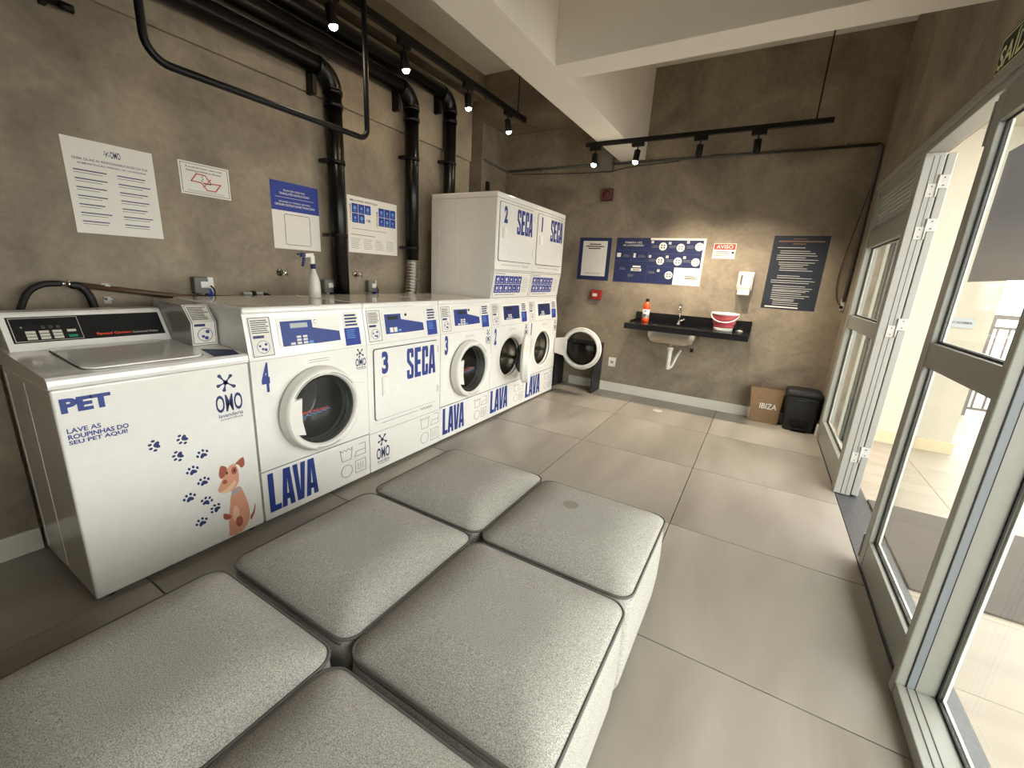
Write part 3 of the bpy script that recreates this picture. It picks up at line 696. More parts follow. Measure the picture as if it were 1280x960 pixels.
t = thing('tumble_dryer', (-.35, Y3D + .34, 0), 'white single dryer numbered 3 reading SECA between washers 4 and 3', 'dryer', 'laundry machines along the wall')
b = MB(); b.box(-.695, -.001, Y3D, Y3D + .683, .025, .866, .003); b.build('cabinet', M_WHITE, t)
MB().box(-.02, .0, Y3D + .001, Y3D + .682, .022, .285, .003).build('kick_panel', M_WHITE, t)
MB().box(-.001, .0006, Y3D + .002, Y3D + .681, .287, .2895).build('kick_panel_seam', M_GREYP, t)
hd_ = MB(); A = [(-.695, .8675), (0.0, .8675), (0.0, .872), (-.034, 1.10), (-.695, 1.10)]
vs = [Vector((x, Y3D + .001, z)) for x, z in A] + [Vector((x, Y3D + .682, z)) for x, z in A]
hd_.add(vs, [[0, 1, 2, 3, 4], [9, 8, 7, 6, 5]] + [[i, 5 + i, 5 + (i + 1) % 5, (i + 1) % 5] for i in range(5)]); hd_.build('control_housing', M_WHITE, t)
MB().box(-.695, -.022, Y3D - .001, Y3D + .684, 1.082, 1.115, .012, 3).build('worktop', M_WHITE, t)
MB().box(-.6, -.03, Y3D + .03, Y3D + .653, .004, .024).build('plinth', M_SEAM, t)
for yy in (.05, .63):
    for xx in (-.06, -.62): MB().lathe((xx, Y3D + yy, 0), (0, 0, 1), [(.022, 0), (.022, .01), (.010, .012), (.010, .026)], 12).build('foot', M_BLACK, t)
P = Fr((0.0, Y3D, .872), (0, 1, 0), Vector((-.035, 0, .236)).normalized()); F = Fr((0, Y3D, 0), (0, 1, 0), (0, 0, 1))
instruction_sticker(P, .018, .13, .006, .202, t)
pn = MB(); prism(pn, P, rrect_pts(.148, .52, .038, .186, .006), .0, .002); pn = pn.build('control_panel', M_PANEL, t)
rect(MB(), P, .16, .30, .046, .170, .002, .003).build('keypad_field', M_BLUE, pn); rect(MB(), P, .185, .275, .134, .158, .003, .0036).build('display', M_BLKP, pn)
ks = MB(); rect(ks, P, .195, .222, .055, .085, .003, .0045); rect(ks, P, .23, .257, .055, .085, .003, .0045); ks.build('keys', M_PAPER, pn)
rect(MB(), P, .268, .292, .058, .07, .003, .0045).build('start_key', M_LBLUE, pn)
prism(MB(), P, [(.30, .044), (.508, .046), (.506, .098), (.30, .134)], .002, .0027).build('swoosh', M_BLUE, pn)
MB().lathe(P.p(.345, .160, .002), P.n, [(.009, 0), (.009, .003), (.005, .004)], 16).build('lock', M_BLKP, pn)
omo_logo(P, .43, .49, .135, .178, pn, False); tips_sticker(P, .545, .648, .006, .202, t)
dryer_door(t, Y3D, .372, .832, '3', (.105, .16, .668, .815), (.327, .612, .595, .805), (.104, .168, .526, .652), .335)
omo_logo(F, .052, .165, .052, .275, t); care_symbols(F, .47, .67, .055, .275, t)

# ---- stacked units
def stack(y0, num, label, ang, lava):
    t = thing('stacked_washer_dryer', (-.35, y0 + .34, 0), label, 'washer dryer', 'laundry machines along the wall')
    washer_cabinet(t, y0, top=False); washer_front(t, y0, num, lava, True); washer_door(t, y0, ang); drum(t, y0)
    MB().box(-.10, -.03, y0 + .0005, y0 + .6825, 1.101, 1.36).build('meter_housing', M_WHITE, t)
    F = Fr((-.03, y0, 0), (0, 1, 0), (0, 0, 1))
    vs = [Vector(p) for p in ((-.03, y0 + .004, 1.106), (-.03, y0 + .679, 1.106), (.001, y0 + .679, 1.357), (.001, y0 + .004, 1.357))]
    fp_ = MB(); fp_.add(vs + [Vector((-.03, y0 + .679, 1.357)), Vector((-.03, y0 + .004, 1.357))], [[0, 1, 2, 3], [1, 4, 2], [0, 3, 5], [2, 4, 5, 3]]).build('dryer_fascia', M_PANEL, t)
    P2 = Fr((-.03, y0, 1.106), (0, 1, 0), Vector((.031, 0, .251)).normalized())
    gp = rect(MB(), P2, .02, .665, .012, .243, 0, .001).build('guide_sticker', M_PAPER, t)
    frame_line(MB(), P2, .02, .665, .012, .243, .003, .001, .0016).build('border', M_BLKP, gp)
    textc(MB(), P2, 'MELHORES PRÁTICAS', .04, .218, .014, .0014, .01, left=True).build('heading', M_NAVY, gp)
    for r_ in range(2):
        for c_ in range(6):
            a = .036 + c_ * .077; b_ = .057 + r_ * .077
            k_ = rect(MB(), P2, a, a + .072, b_, b_ + .072, .001, .0016).build('pictogram', M_PBLUE, gp)
            g_ = MB(); random.seed(r_ * 6 + c_)
            prism(g_, P2, disc_pts(a + .036 + random.uniform(-.008, .008), b_ + .042, random.uniform(.008, .017), 8), .0016, .002); rect(g_, P2, a + .018, a + .05, b_ + .012, b_ + .018, .0016, .002)
            g_.build('drawing', M_PAPER, k_)
    bars(MB(), P2, .52, .64, .06, .2, 8, .001, .2).build('small_print', M_GREYP, gp); bars(MB(), P2, .06, .40, .03, .05, 1, .001, .3).build('small_print', M_GREYP, gp)
    dc = MB(); A = [(-.695, 1.101), (-.10, 1.101), (-.10, 1.362), (0, 1.362), (0, 1.93), (-.695, 1.93)]; n = 6
    vs = [Vector((x, y0, z)) for x, z in A] + [Vector((x, y0 + .683, z)) for x, z in A]
    dc.add(vs, [list(range(n)), [n + i for i in range(n)][::-1]] + [[i, n + i, n + (i + 1) % n, (i + 1) % n] for i in range(n)]); dc.build('dryer_cabinet', M_WHITE, t)
    MB().box(-.695, .004, y0 - .001, y0 + .684, 1.932, 1.976, .008, 3).build('top', M_WHITE, t)
    if num == '2':
        e = MB()
        for xx in (-.40, -.60): e.box(xx - .0015, xx + .0015, y0 - .0015, y0 + .001, 1.14, 1.88)
        e.build('side_rib', M_WHITE, t)
    dryer_door(t, y0, 1.437, 1.905, num, (.107, .165, 1.745, 1.88) if num == '2' else (.118, .145, 1.745, 1.88), (.33, .615, 1.675, 1.882), (.09, .16, 1.62, 1.71), 1.397)
    return t
stack(Y2S, '2', 'left of the two tall white stacked washer dryers, numbered 2', .42, (.03, .33))
stack(Y1S, '1', 'right tall white stacked washer dryer numbered 1 with porthole door wide open', PI / 2, (.02, .345))

# ---- pet washer (top loader)
t = thing('top_load_washer', (-.3, .325, 0), 'white top-load washer reading PET with a dog picture, nearest the camera', 'washer', 'laundry machines along the wall')
MB().box(-.585, 0, 0, .647, .022, .864, .008, 3).build('cabinet', M_WHITE, t)
e = MB(); e.box(-.30, -.296, -.0015, .001, .05, .84); e.box(-.545, -.541, -.0015, .001, .05, .84); e.build('side_rib', M_WHITE, t)
tp = MB(); A = [(-.60, .867), (.002, .867), (.004, .88), (.002, .897), (-.012, .906), (-.60, .937)]; n = len(A)
vs = [Vector((x, -.002, z)) for x, z in A] + [Vector((x, .649, z)) for x, z in A]
tp.add(vs, [list(range(n)), [n + i for i in range(n)][::-1]] + [[i, n + i, n + (i + 1) % n, (i + 1) % n] for i in range(n)])
tpo = tp.build('top', M_WHITE, t)
FT = Fr((-.012, 0, .9068), (0, 1, 0), Vector((-.588, 0, .031)).normalized())     # top surface: a=y, b=depth from the front
ld = MB(); prism(ld, FT, rrect_pts(.108, .505, .04, .44, .05), 0, .007); ld = ld.build('lid', M_WHITE, t)
strip(MB(), FT, rrect_pts(.106, .507, .038, .442, .05), .003, 0, .001, True).build('lid_seam', M_SEAM, t)
prism(MB(), FT, [(.523, .014), (.622, .004), (.645, .10), (.543, .176)], 0, .0008).build('blue_patch', M_NAVY, t)  # flat navy four-sided patch on the top, front right
# console
A = [(-.46, .93), (-.468, .945), (-.545, 1.066), (-.556, 1.073), (-.62, 1.076), (-.62, .935)]; n = len(A)
c_ = MB(); vs = [Vector((x, .012, z)) for x, z in A] + [Vector((x, .538, z)) for x, z in A]
c_.add(vs, [list(range(n)), [n + i for i in range(n)][::-1]] + [[i, n + i, n + (i + 1) % n, (i + 1) % n] for i in range(n)])
co = c_.build('console', M_WHITE, t)
dv = Vector((-.077, 0, .121)); FC = Fr((-.468, .012, .945), (0, 1, 0), dv.normalized()); h_ = dv.length
pa = rect(MB(), FC, .018, .512, .016, h_ - .014, 0, .0015).build('black_fascia', M_CONS, co)
frame_line(MB(), FC, .024, .222, .021, h_ - .019, .0018, .0015, .0021).build('keypad_border', M_KEY, co)
ks = MB()
for i in range(3):
    for j in range(3): rect(ks, FC, .058 + j * .038, .086 + j * .038, .028 + i * .0135, .0385 + i * .0135, .0015, .003)
rect(ks, FC, .178, .205, .055, .0655, .0015, .003); ks.build('keys', M_KEY, co)
rect(MB(), FC, .178, .205, .030, .0405, .0015, .003).build('start_key', M_GREEN, co)
rect(MB(), FC, .085, .16, .095, .112, .0015, .002).build('display', M_DK, co)
ic = MB()
for x in (.108, .130, .152): frame_line(ic, FC, x, x + .008, .076, .086, .001, .0015, .002)
prism(ic, FC, disc_pts(.052, .084, .004, 8), .0015, .002); ic.build('indicator_icons', M_GREYP, co)
text(MB(), FC, 'Speed Queen', .265, .385, .0275, .0415, .0018, .03).build('lettering', M_ORANGE, co)
text(MB(), FC, 'Commercial Washer', .39, .487, .029, .0385, .0018, 0).build('lettering', M_KEY, co)
MB().lathe((-.575, .32, 1.0732), (0, 0, 1), [(.006, 0), (.006, .0015)], 12).build('lock_hole', M_GASK, co)
text(MB(), FF, 'PET', .017, .152, .778, .831, .0012, .055).build('lettering', M_BLUE, t)
sl = MB(); text(sl, FF, 'LAVE AS', .020, .110, .704, .722, .0012, .02); text(sl, FF, 'ROUPINHAS DO', .020, .187, .681, .699, .0012, .03); text(sl, FF, 'SEU PET AQUI!', .019, .181, .659, .677, .0012, .03)
sl.build('slogan', M_BLUE, t)
omo_logo(FF, .492, .605, .613, .84, t)
def paw(a, b, ang, s=.026):
    m = MB(); ca, sa = math.cos(ang), math.sin(ang)
    def R(x, y): return (a + (x * ca - y * sa) * s, b + (x * sa + y * ca) * s)
    prism(m, FF, [R(x, y) for x, y in ((-.55, -.45), (-.3, -.55), (0, -.42), (.3, -.55), (.55, -.45), (.5, -.1), (.22, .22), (0, .3), (-.22, .22), (-.5, -.1))], 0, .0007)
    for x, y in ((-.78, .2), (-.32, .68), (.32, .68), (.78, .2)): prism(m, FF, [R(p, q) for p, q in disc_pts(x, y, .2, 9, .27)], 0, .0007)
    m.build('paw_print', M_NAVY, t)
for a, b, g in ((.258, .582, 95), (.355, .580, 115), (.331, .511, 105), (.417, .484, 20), (.371, .422, 15), (.406, .355, 10), (.345, .302, 10), (.406, .257, -20), (.377, .165, 15), (.440, .205, 40)): paw(a, b, math.radians(g))
# dog picture
dg = MB()
def chaikin(p, it=2):
    for _ in range(it): p = [q for i in range(len(p)) for a, b in [(p[i], p[(i + 1) % len(p)])] for q in ((a[0] * .78 + b[0] * .22, a[1] * .78 + b[1] * .22), (a[0] * .22 + b[0] * .78, a[1] * .22 + b[1] * .78))]
    return p
def dpoly(pts, mi, c):
    pts = chaikin(pts, 1 if len(pts) > 7 else 2)
    prism(dg, FF, [(.448 + x * .150, .030 + y * .385) for x, y in pts], c, c + .0004, mi)
dpoly([(.30, .0), (.22, .12), (.30, .34), (.38, .52), (.44, .62), (.70, .64), (.80, .50), (.90, .30), (.88, .14), (.72, .04), (.5, -.01)], 0, .0)        # body
dpoly([(.32, .30), (.12, .36), (.10, .28), (.22, .24), (.34, .26)], 1, .0004)                                                                    # paw
dpoly([(.36, .20), (.40, .36), (.52, .40), (.60, .28), (.52, .16)], 2, .0004)                                                                    # belly
dpoly(disc_pts(.55, .16, .11, 12, .075), 1, .0008)                                                                                               # spot
dpoly([(.02, .66), (.22, .80), (.40, .93), (.62, .96), (.70, .84), (.68, .70), (.55, .63), (.40, .60), (.20, .62)], 0, .0004)                     # head
dpoly([(.10, .635), (.30, .66), (.46, .70), (.56, .74), (.60, .69), (.45, .62), (.25, .60)], 2, .0006)                                           # muzzle
dpoly([(.12, .86), (.20, .99), (.40, .93), (.32, .84), (.18, .80)], 1, .0008); dpoly([(.60, .94), (.78, .99), (.90, 1.0), (.90, .88), (.78, .86), (.72, .92)], 1, .0008)   # ears
dpoly(disc_pts(.57, .86, .085, 12, .05), 1, .0008); dpoly(disc_pts(.58, .862, .03, 8, .018), 3, .0012); dpoly(disc_pts(.36, .86, .03, 8, .018), 3, .0012); dpoly(disc_pts(.27, .755, .07, 10, .03), 1, .0012)
dpoly([(.40, .585), (.68, .63), (.70, .585), (.42, .535)], 4, .0008)                                                                             # collar
dpoly([(.88, .16), (1.02, .22), (1.08, .32), (1.10, .31), (1.05, .19), (.90, .10)], 1, .0004)
dpoly([(.26, .0), (.40, .04), (.44, .12), (.36, .15), (.24, .10), (.2, .04)], 0, .0008)
dg.build('dog_picture', [M_D1, M_D2, M_D3, M_BLKP, M_D4], t)
for yy in (.05, .6):
    for xx in (-.05, -.52): MB().lathe((xx, yy, 0), (0, 0, 1), [(.022, 0), (.022, .01), (.010, .012), (.010, .024)], 12).build('foot', M_BLACK, t)
# coin meter case at the right end of the pet washer with a folded instruction label
A = [(-.62, .938), (-.256, .919), (-.250, 1.03), (-.318, 1.106), (-.62, 1.112)]; n = len(A)
mc = MB(); vs = [Vector((x, .540, z)) for x, z in A] + [Vector((x, .649, z)) for x, z in A]
mc.add(vs, [list(range(n)), [n + i for i in range(n)][::-1]] + [[i, n + i, n + (i + 1) % n, (i + 1) % n] for i in range(n)])
mc = mc.build('meter_case', mat('meter_case_grey', '8d8b85', .25, coat=.3), t)
FM0 = Fr((-.256, .540, .919), (0, 1, 0), Vector((.006, 0, .111)).normalized()); FM1 = Fr((-.250, .540, 1.03), (0, 1, 0), Vector((-.068, 0, .076)).normalized())
sp = rect(MB(), FM0, .002, .107, .004, .111, .0004, .0014); rect(sp, FM1, .002, .107, 0, .102, .0004, .0014); sp = sp.build('label', M_PAPER, mc)
bd = MB(); rect(bd, FM0, .006, .103, .010, .0125, .0014, .002); rect(bd, FM0, .006, .0085, .010, .111, .0014, .002); rect(bd, FM0, .1005, .103, .010, .111, .0014, .002)
rect(bd, FM1, .006, .0085, 0, .098, .0014, .002); rect(bd, FM1, .1005, .103, 0, .098, .0014, .002); rect(bd, FM1, .006, .103, .0955, .098, .0014, .002); bd.build('border', M_NAVY, sp)
bars(MB(), FM1, .014, .095, .012, .09, 8, .0014, .45).build('small_print', M_BLKP, sp); rect(MB(), FM0, .014, .06, .092, .104, .0014, .002).build('tag', M_NAVY, sp)
cb = MB(); ring2d(cb, FM0, .057, .052, .031, .0025, 24, .0014, .002); prism(cb, FM0, disc_pts(.068, .066, .009, 8), .0014, .002); prism(cb, FM0, disc_pts(.048, .044, .007, 8), .0014, .002); prism(cb, FM0, disc_pts(.062, .036, .009, 8), .0014, .002); cb.build('picture', M_BLUE, sp)

# ================================================================== DUCTS AND PIPES ON THE LEFT WALL
def arc(c, a, b, r, n=8):
    """quarter bend from direction a to direction b around corner c"""
    c, a, b = Vector(c), Vector(a).normalized(), Vector(b).normalized(); o = c - a * r + b * r
    return [o + a * r * math.sin(PI / 2 * k / n) - b * r * math.cos(PI / 2 * k / n) for k in range(n + 1)]
def duct(y, z, zb, label, clamps):
    X = -.757; R_ = .056; t = thing('exhaust_duct', (X, y, zb), label, 'duct', 'black exhaust ducts on the left wall')
    MB().tube([(X, -2.69, z), (X, y - .12, z)], R_, 20).build('horizontal_pipe', M_DUCT, t)
    MB().tube([(X, y, z - .12), (X, y, zb)], R_, 20).build('vertical_pipe', M_DUCT, t)
    el = MB().tube(arc((X, y, z), (0, 1, 0), (0, 0, -1), .12), R_ + .004, 20).build('elbow', M_DUCT, t)
    for zz in (z - .12, z - .20): MB().tube([(X, y, zz + .012), (X, y, zz - .012)], R_ + .008, 20).build('collar', M_DUCT, t)
    MB().box(L + .021, X, y - .15, y - .12, z - .17, z + .02, .002).build('bracket', M_BLACK, t)
    for zz in clamps:
        cl = MB().tube([(X, y, zz + .012), (X, y, zz - .012)], R_ + .006, 20); cl.box(L + .021, X, y - .085, y - .05, zz - .012, zz + .012); cl.build('clamp', M_BLACK, t)
    return t
duct(1.771, 2.572, 1.0, 'nearest black exhaust duct running down behind washer 4', (2.02, 1.53))
d = duct(2.53, 2.712, 1.40, 'middle black exhaust duct running down beside the best practices poster', (2.22, 1.5))
duct(3.03, 2.845, 1.0, 'farthest black exhaust duct running down behind the stacked machines', (2.30, 1.5))
# silver flexible hose below the middle duct
pth = []; rad = []
for k in range(73):
    s = k / 72; pth.append((-.757 - .005 * s, 2.53 - .055 * s * s, 1.399 - .47 * s)); rad.append(.05 + .004 * (1 if k % 4 < 2 else -1))
tag(MB().tube(pth, rad, 18).build('flexible_duct', M_SILVER, origin=(-.755, 2.5, .93)), 'silver corrugated flexible hose below the middle duct', 'hose')
# hanging clothes rail
cr = thing('clothes_rail', (-.3, 1.1, 2.1), 'black bent tube rail hanging from the ceiling in front of the ducts', 'rail')
p_ = [(-.3, .535, 3.45), (-.3, .535, 2.2)] + arc((-.3, .535, 2.093), (0, 0, -1), (0, 1, 0), .085) + arc((-.3, 1.655, 2.093), (0, 1, 0), (0, 0, 1), .06) + [(-.3, 1.655, 2.3), (-.3, 1.655, 3.45)]
MB().tube(p_, .016, 14).build('tube', M_BLACK, cr)
for y in (.535, 1.655): MB().lathe((-.3, y, 3.45), (0, 0, -1), [(.035, 0), (.035, .006), (.018, .008), (.018, .02)], 18).build('ceiling_flange', M_BLACK, cr)
sb = thing('short_conduit', (-.79, .2, 2.34), 'short black pipe stub high on the left wall at the frame edge', 'pipe')
MB().tube([(-.79, -.4, 2.335), (-.79, .46, 2.335)], .012, 12).build('tube', M_BLACK, sb); MB().tube([(-.79, .44, 2.335), (-.79, .485, 2.335)], .017, 12).build('end_cap', M_BLACK, sb)
for y in (-.2, .40): MB().box(L, -.79, y - .01, y + .01, 2.325, 2.345).build('clip', M_BLACK, sb)
# brown pipe with hoses behind pet washer
bp_ = thing('water_pipe', (L + .03, .5, 1.1), 'brown water pipe sloping along the wall behind the pet washer', 'pipe')
MB().tube([(L + .03, .325, 1.167), (L + .03, .75, 1.103), (L + .03, 1.2, 1.085)], .014, 12).build('tube', M_COPPER, bp_)
for zz in (1.150, 1.085):
    k_ = MB(); k_.box(L + .001, L + .04, .428, .448, zz + .008, zz + .016); k_.box(L + .0005, L + .006, .424, .452, zz - .012, zz + .022); k_.build('wall_clip', M_STEELP, bp_)
cn = MB().tube([(L + .035, .285, 1.172), (L + .035, .325, 1.168)], .014, 12); cn.tube([(L + .035, .275, 1.172), (L + .035, .29, 1.172)], .009, 10); cn.tube([(L + .035, .30, 1.155), (L + .035, .30, 1.19)], .006, 8); cn.build('connector', M_CHROME, bp_)
ho = thing('inlet_hose', (L + .05, .2, .9), 'black rubber hose arching behind the pet washer console', 'hose')
P_ = [(-.70, .085, .93), (-.73, .105, 1.03), (-.76, .13, 1.09), (-.79, .165, 1.14), (L + .04, .215, 1.168), (L + .035, .275, 1.172)]
def smooth_path(P, n=6):
    P = [Vector(p) for p in P]; out = []
    for i in range(len(P) - 1):
        p0, p1, p2, p3 = P[max(i - 1, 0)], P[i], P[i + 1], P[min(i + 2, len(P) - 1)]
        for k in range(n):
            s = k / n; out.append(.5 * ((2 * p1) + (-p0 + p2) * s + (2 * p0 - 5 * p1 + 4 * p2 - p3) * s * s + (-p0 + 3 * p1 - 3 * p2 + p3) * s ** 3))
    return out + [P[-1]]
MB().tube(smooth_path(P_), .013, 12).build('tube', M_RUB, ho)
h2 = thing('drain_hose', (L + .05, .36, .9), 'thick black hose curving down from the brown pipe end', 'hose')
MB().tube(smooth_path([(L + .04, .305, 1.165), (L + .045, .335, 1.16), (L + .05, .36, 1.12), (L + .055, .372, 1.05), (L + .07, .375, .94)]), .017, 12).build('tube', M_RUB, h2)
# fittings behind the machine row
def tap(y, z, label):
    t = thing('wall_tap', (L, y, z), label, 'tap', 'chrome wall taps above the machines')
    MB().lathe((L, y, z), (1, 0, 0), [(.026, 0), (.026, .004), (.020, .012), (.013, .014), (.013, .05)], 20).build('body', M_CHROME, t)
    c_ = MB()
    for k in range(4):
        a = PI / 4 + k * PI / 2; c_.tube([(L + .062, y, z), (L + .062, y + .026 * math.cos(a), z + .026 * math.sin(a))], .005, 8)
    c_.lathe((L + .05, y, z), (1, 0, 0), [(.011, 0), (.011, .02), (.004, .022)], 14); c_.build('cross_handle', M_CHROME, t)
tap(1.352, 1.254, 'chrome wall tap under the translated instructions poster'); tap(1.975, 1.26, 'chrome wall tap right of the nearest black duct')
def outlet(y0, label):
    t = thing('wall_outlet', (L, y0, 1.15), label, 'outlet', 'white outlets with grey plugs above the machines')
    MB().box(L, L + .008, y0, y0 + .072, 1.105, 1.212, .003).build('plate', M_WHITE2, t)
    MB().box(L + .008, L + .055, y0 - .05, y0 + .025, 1.12, 1.215, .008).build('plug_box', M_GREYBOX, t)
    MB().box(L + .055, L + .062, y0 - .02, y0 + .02, 1.155, 1.19, .002).build('cover', M_WHITE2, t)
    MB().lathe((L + .03, y0 + .03, 1.10), (0, 0, 1), [(.018, 0), (.02, .03), (.012, .05)], 14).build('blue_nut', M_PBLUE, t)
    MB().tube(smooth_path([(L + .03, y0 + .045, 1.165), (L + .045, y0 + .055, 1.13), (L + .03, y0 + .04, 1.05), (L + .03, y0 + .04, .9)]), .005, 8).build('cord', M_RUB, t)
outlet(.862, 'white outlet with grey plug box above washer 4 left corner'); outlet(1.705, 'white outlet with grey plug box behind the spray bottle'); outlet(2.115, 'white outlet with grey plug box below the best practices poster')
vt = thing('hose_coupling', (L + .05, 1.2, 1.1), 'low brass hose coupling lying behind washer 4 top', 'pipe')
MB().tube([(L + .04, 1.08, 1.118), (L + .04, 1.2, 1.116)], .012, 12).build('coupling', M_STEELP, vt); MB().tube([(L + .04, 1.13, 1.118), (L + .04, 1.155, 1.118)], .018, 6).build('nut', M_BLACK, vt)
MB().tube(smooth_path([(L + .04, 1.2, 1.116), (L + .03, 1.26, 1.09), (L + .03, 1.28, 1.0)]), .012, 10).build('elbow', M_BLACK, vt)
# spray bottle
sx, sy, sz = -.46, 1.335, 1.115
t = thing('spray_bottle', (sx, sy, sz), 'translucent spray bottle with dark blue trigger on top of washer 4', 'bottle')
MB().lathe((sx, sy, sz), (0, 0, 1), [(.030, 0), (.036, .004), (.037, .05), (.036, .09), (.030, .12), (.018, .155), (.014, .17), (.013, .185)], 24).build('bottle', M_SPRAYB, t)
MB().lathe((sx, sy, sz + .178), (0, 0, 1), [(.016, 0), (.016, .03)], 20).build('collar', M_NAVY, t)
hd_ = MB(); hd_.obox((sx, sy - .005, sz + .232), ((1, 0, 0), (0, 1, 0), (0, 0, 1)), .011, .014, .026, .005); hd_.obox((sx, sy - .03, sz + .258), ((1, 0, 0), (0, 1, .12), (0, -.12, 1)), .011, .034, .011, .004); hd_.build('spray_head', M_WHITE2, t)
tg = MB(); tg.obox((sx, sy - .066, sz + .258), ((1, 0, 0), (0, 1, 0), (0, 0, 1)), .012, .014, .013, .004); tg.tube(smooth_path([(sx, sy - .055, sz + .25), (sx, sy - .062, sz + .22), (sx, sy - .07, sz + .19)]), [.009] * 12 + [.006], 8); tg.obox((sx, sy - .088, sz + .26), ((1, 0, 0), (0, 1, 0), (0, 0, 1)), .006, .012, .006, .002); tg.build('trigger', M_NAVY, t)

# ================================================================== POSTERS ON THE LEFT WALL
t = thing('notice_poster', (L, .55, 1.41), 'white notice poster with two columns of small print on left wall', 'poster')
sh = rect(MB(), FL, .376, .717, 1.409, 1.829, 0, .002).build('sheet', M_PAPER, t); F2 = FL.sub(0, 0, .002)
lg = MB(); omo_logo(F2, .52, .585, 1.755, 1.81, sh, False); 
tt = MB(); text(tt, F2, 'SAIBA QUAIS AS RESPONSABILIDADES DA SUA', .405, .69, 1.735, 1.7475, .0005, .01); text(tt, F2, 'ADMINISTRAÇÃO PREDIAL NA LAVANDERIA', .42, .68, 1.717, 1.7295, .0005, .01); tt.build('heading', M_NAVY, sh)
sp = MB(); s2 = MB()
for i in range(7):
    z = 1.685 - i * .038
    for a, b in ((.402, .525), (.56, .69)): bars(sp, F2, a, b, z + .001, z + .0125, 1, .0003, .42); bars(s2, F2, a, b - .02, z - .011, z + .001, 1, .0003, .3)
sp.build('bold_print', M_NAVY, sh); s2.build('small_print', M_GREYP, sh)

t = thing('no_smoking_sign', (L, .96, 1.66), 'white no smoking sign with a red map outline', 'sign')
sh = rect(MB(), FL, .831, 1.087, 1.663, 1.832, 0, .002).build('sheet', M_PAPER, t)
frame_line(MB(), F2, .839, 1.079, 1.671, 1.824, .0022, 0, .0006).build('border', M_BLKP, sh)
tt = MB(); text(tt, F2, 'É proibido fumar neste local.', .865, 1.05, 1.8, 1.814, .0006, .012); text(tt, F2, 'Smoking prohibited in this area.', .865, 1.045, 1.781, 1.795, .0006, .012); tt.build('lettering', M_BLKP, sh)
strip(MB(), F2, [(.885, 1.735), (.915, 1.776), (.958, 1.774), (.985, 1.735), (1.035, 1.737), (1.005, 1.697), (.962, 1.697), (.935, 1.733)], .0055, 0, .0008, True).build('red_outline', M_RED, sh)
strip(MB(), F2, [(.985, 1.757), (.945, 1.712)], .004, .0008, .0014).build('red_bar', M_RED, sh)
cg = MB(); rect(cg, F2, .945, .985, 1.7285, 1.7345, 0, .0006); strip(cg, F2, [(.945, 1.738), (.937, 1.745), (.948, 1.752), (.94, 1.762), (.947, 1.77)], .002); cg.build('cigarette', M_BLKP, sh)
bars(MB(), F2, .86, 1.06, 1.677, 1.69, 2, .0003, .3, ragged=.05).build('small_print', M_GREYP, sh)

t = thing('scan_poster', (L, 1.5, 1.41), 'half blue, half white translated instructions poster left of the nearest duct', 'poster')
sh = rect(MB(), FL, 1.331, 1.676, 1.411, 1.835, 0, .002).build('sheet', M_PAPER, t)
bf = rect(MB(), F2, 1.331, 1.676, 1.655, 1.835, 0, .0006).build('blue_field', M_PBLUE, sh)
tt = MB()
for s_t, a, b, z in (('SCAN QR CODE FOR', 1.42, 1.575, 1.775), ('TRANSLATED INSTRUCTIONS', 1.39, 1.605, 1.755), ('ESCANEA EL CÓDIGO QR PARA', 1.385, 1.61, 1.705), ('OBTENER INSTRUCCIONES TRADUCIDAS', 1.355, 1.645, 1.685)): text(tt, F2, s_t, a, b, z, z + .0135, .001, .01)
rect(tt, F2, 1.36, 1.64, 1.7375, 1.7395, .0006, .001); tt.build('lettering', M_PAPER, bf)
strip(MB(), F2, rrect_pts(1.415, 1.6, 1.44, 1.635, .012), .003, 0, .0006, True).build('code_frame', M_BLKP, sh)

t = thing('best_practices_poster', (L, 2.18, 1.43), 'white poster headed MELHORES PRÁTICAS with blue squares, behind the nearest duct', 'poster')
sh = rect(MB(), FL, 1.925, 2.436, 1.427, 1.845, 0, .002).build('sheet', M_PAPER, t)
tt = MB(); text(tt, F2, 'MELHORES PRÁTICAS', 1.95, 2.22, 1.806, 1.824, .0006, .02); 
FV = Fr(F2.p(1.958, 1.665), (0, 0, 1), (0, -1, 0)); text(tt, FV, 'LAVAGEM', 0, .115, 0, .014, .0006, .015); FV2 = Fr(F2.p(2.222, 1.645), (0, 0, 1), (0, -1, 0)); text(tt, FV2, 'SECAGEM', 0, .115, 0, .014, .0006, .015)
tt.build('heading', M_BLKP, sh)
for a0 in (1.965, 2.232):
    for r_ in range(2):
        for c_ in range(3):
            if a0 < 2 and r_ == 0 and c_ == 2: omo_logo(F2, 2.10, 2.145, 1.655, 1.70, sh, False); continue
            a = a0 + c_ * .063; b_ = 1.652 + r_ * .072; k_ = rect(MB(), F2, a, a + .059, b_, b_ + .068, 0, .0006).build('pictogram', M_PBLUE, sh)
            g_ = MB(); prism(g_, F2, disc_pts(a + .03, b_ + .036, .011 + .004 * ((r_ + c_) % 2), 8), .0006, .001); rect(g_, F2, a + .016, a + .044, b_ + .01, b_ + .014, .0006, .001); g_.build('drawing', M_LBLUE, k_)
sp = MB()
for c_ in range(4): bars(sp, F2, 1.95 + c_ * .12, 2.04 + c_ * .12, 1.455, 1.54, 6, .0003, .25)
bars(sp, F2, 1.95, 2.2, 1.555, 1.57, 1, .0003, .4); bars(sp, F2, 1.96, 2.38, 1.60, 1.615, 1, .0003, .3); sp.build('small_print', M_GREYP, sh)

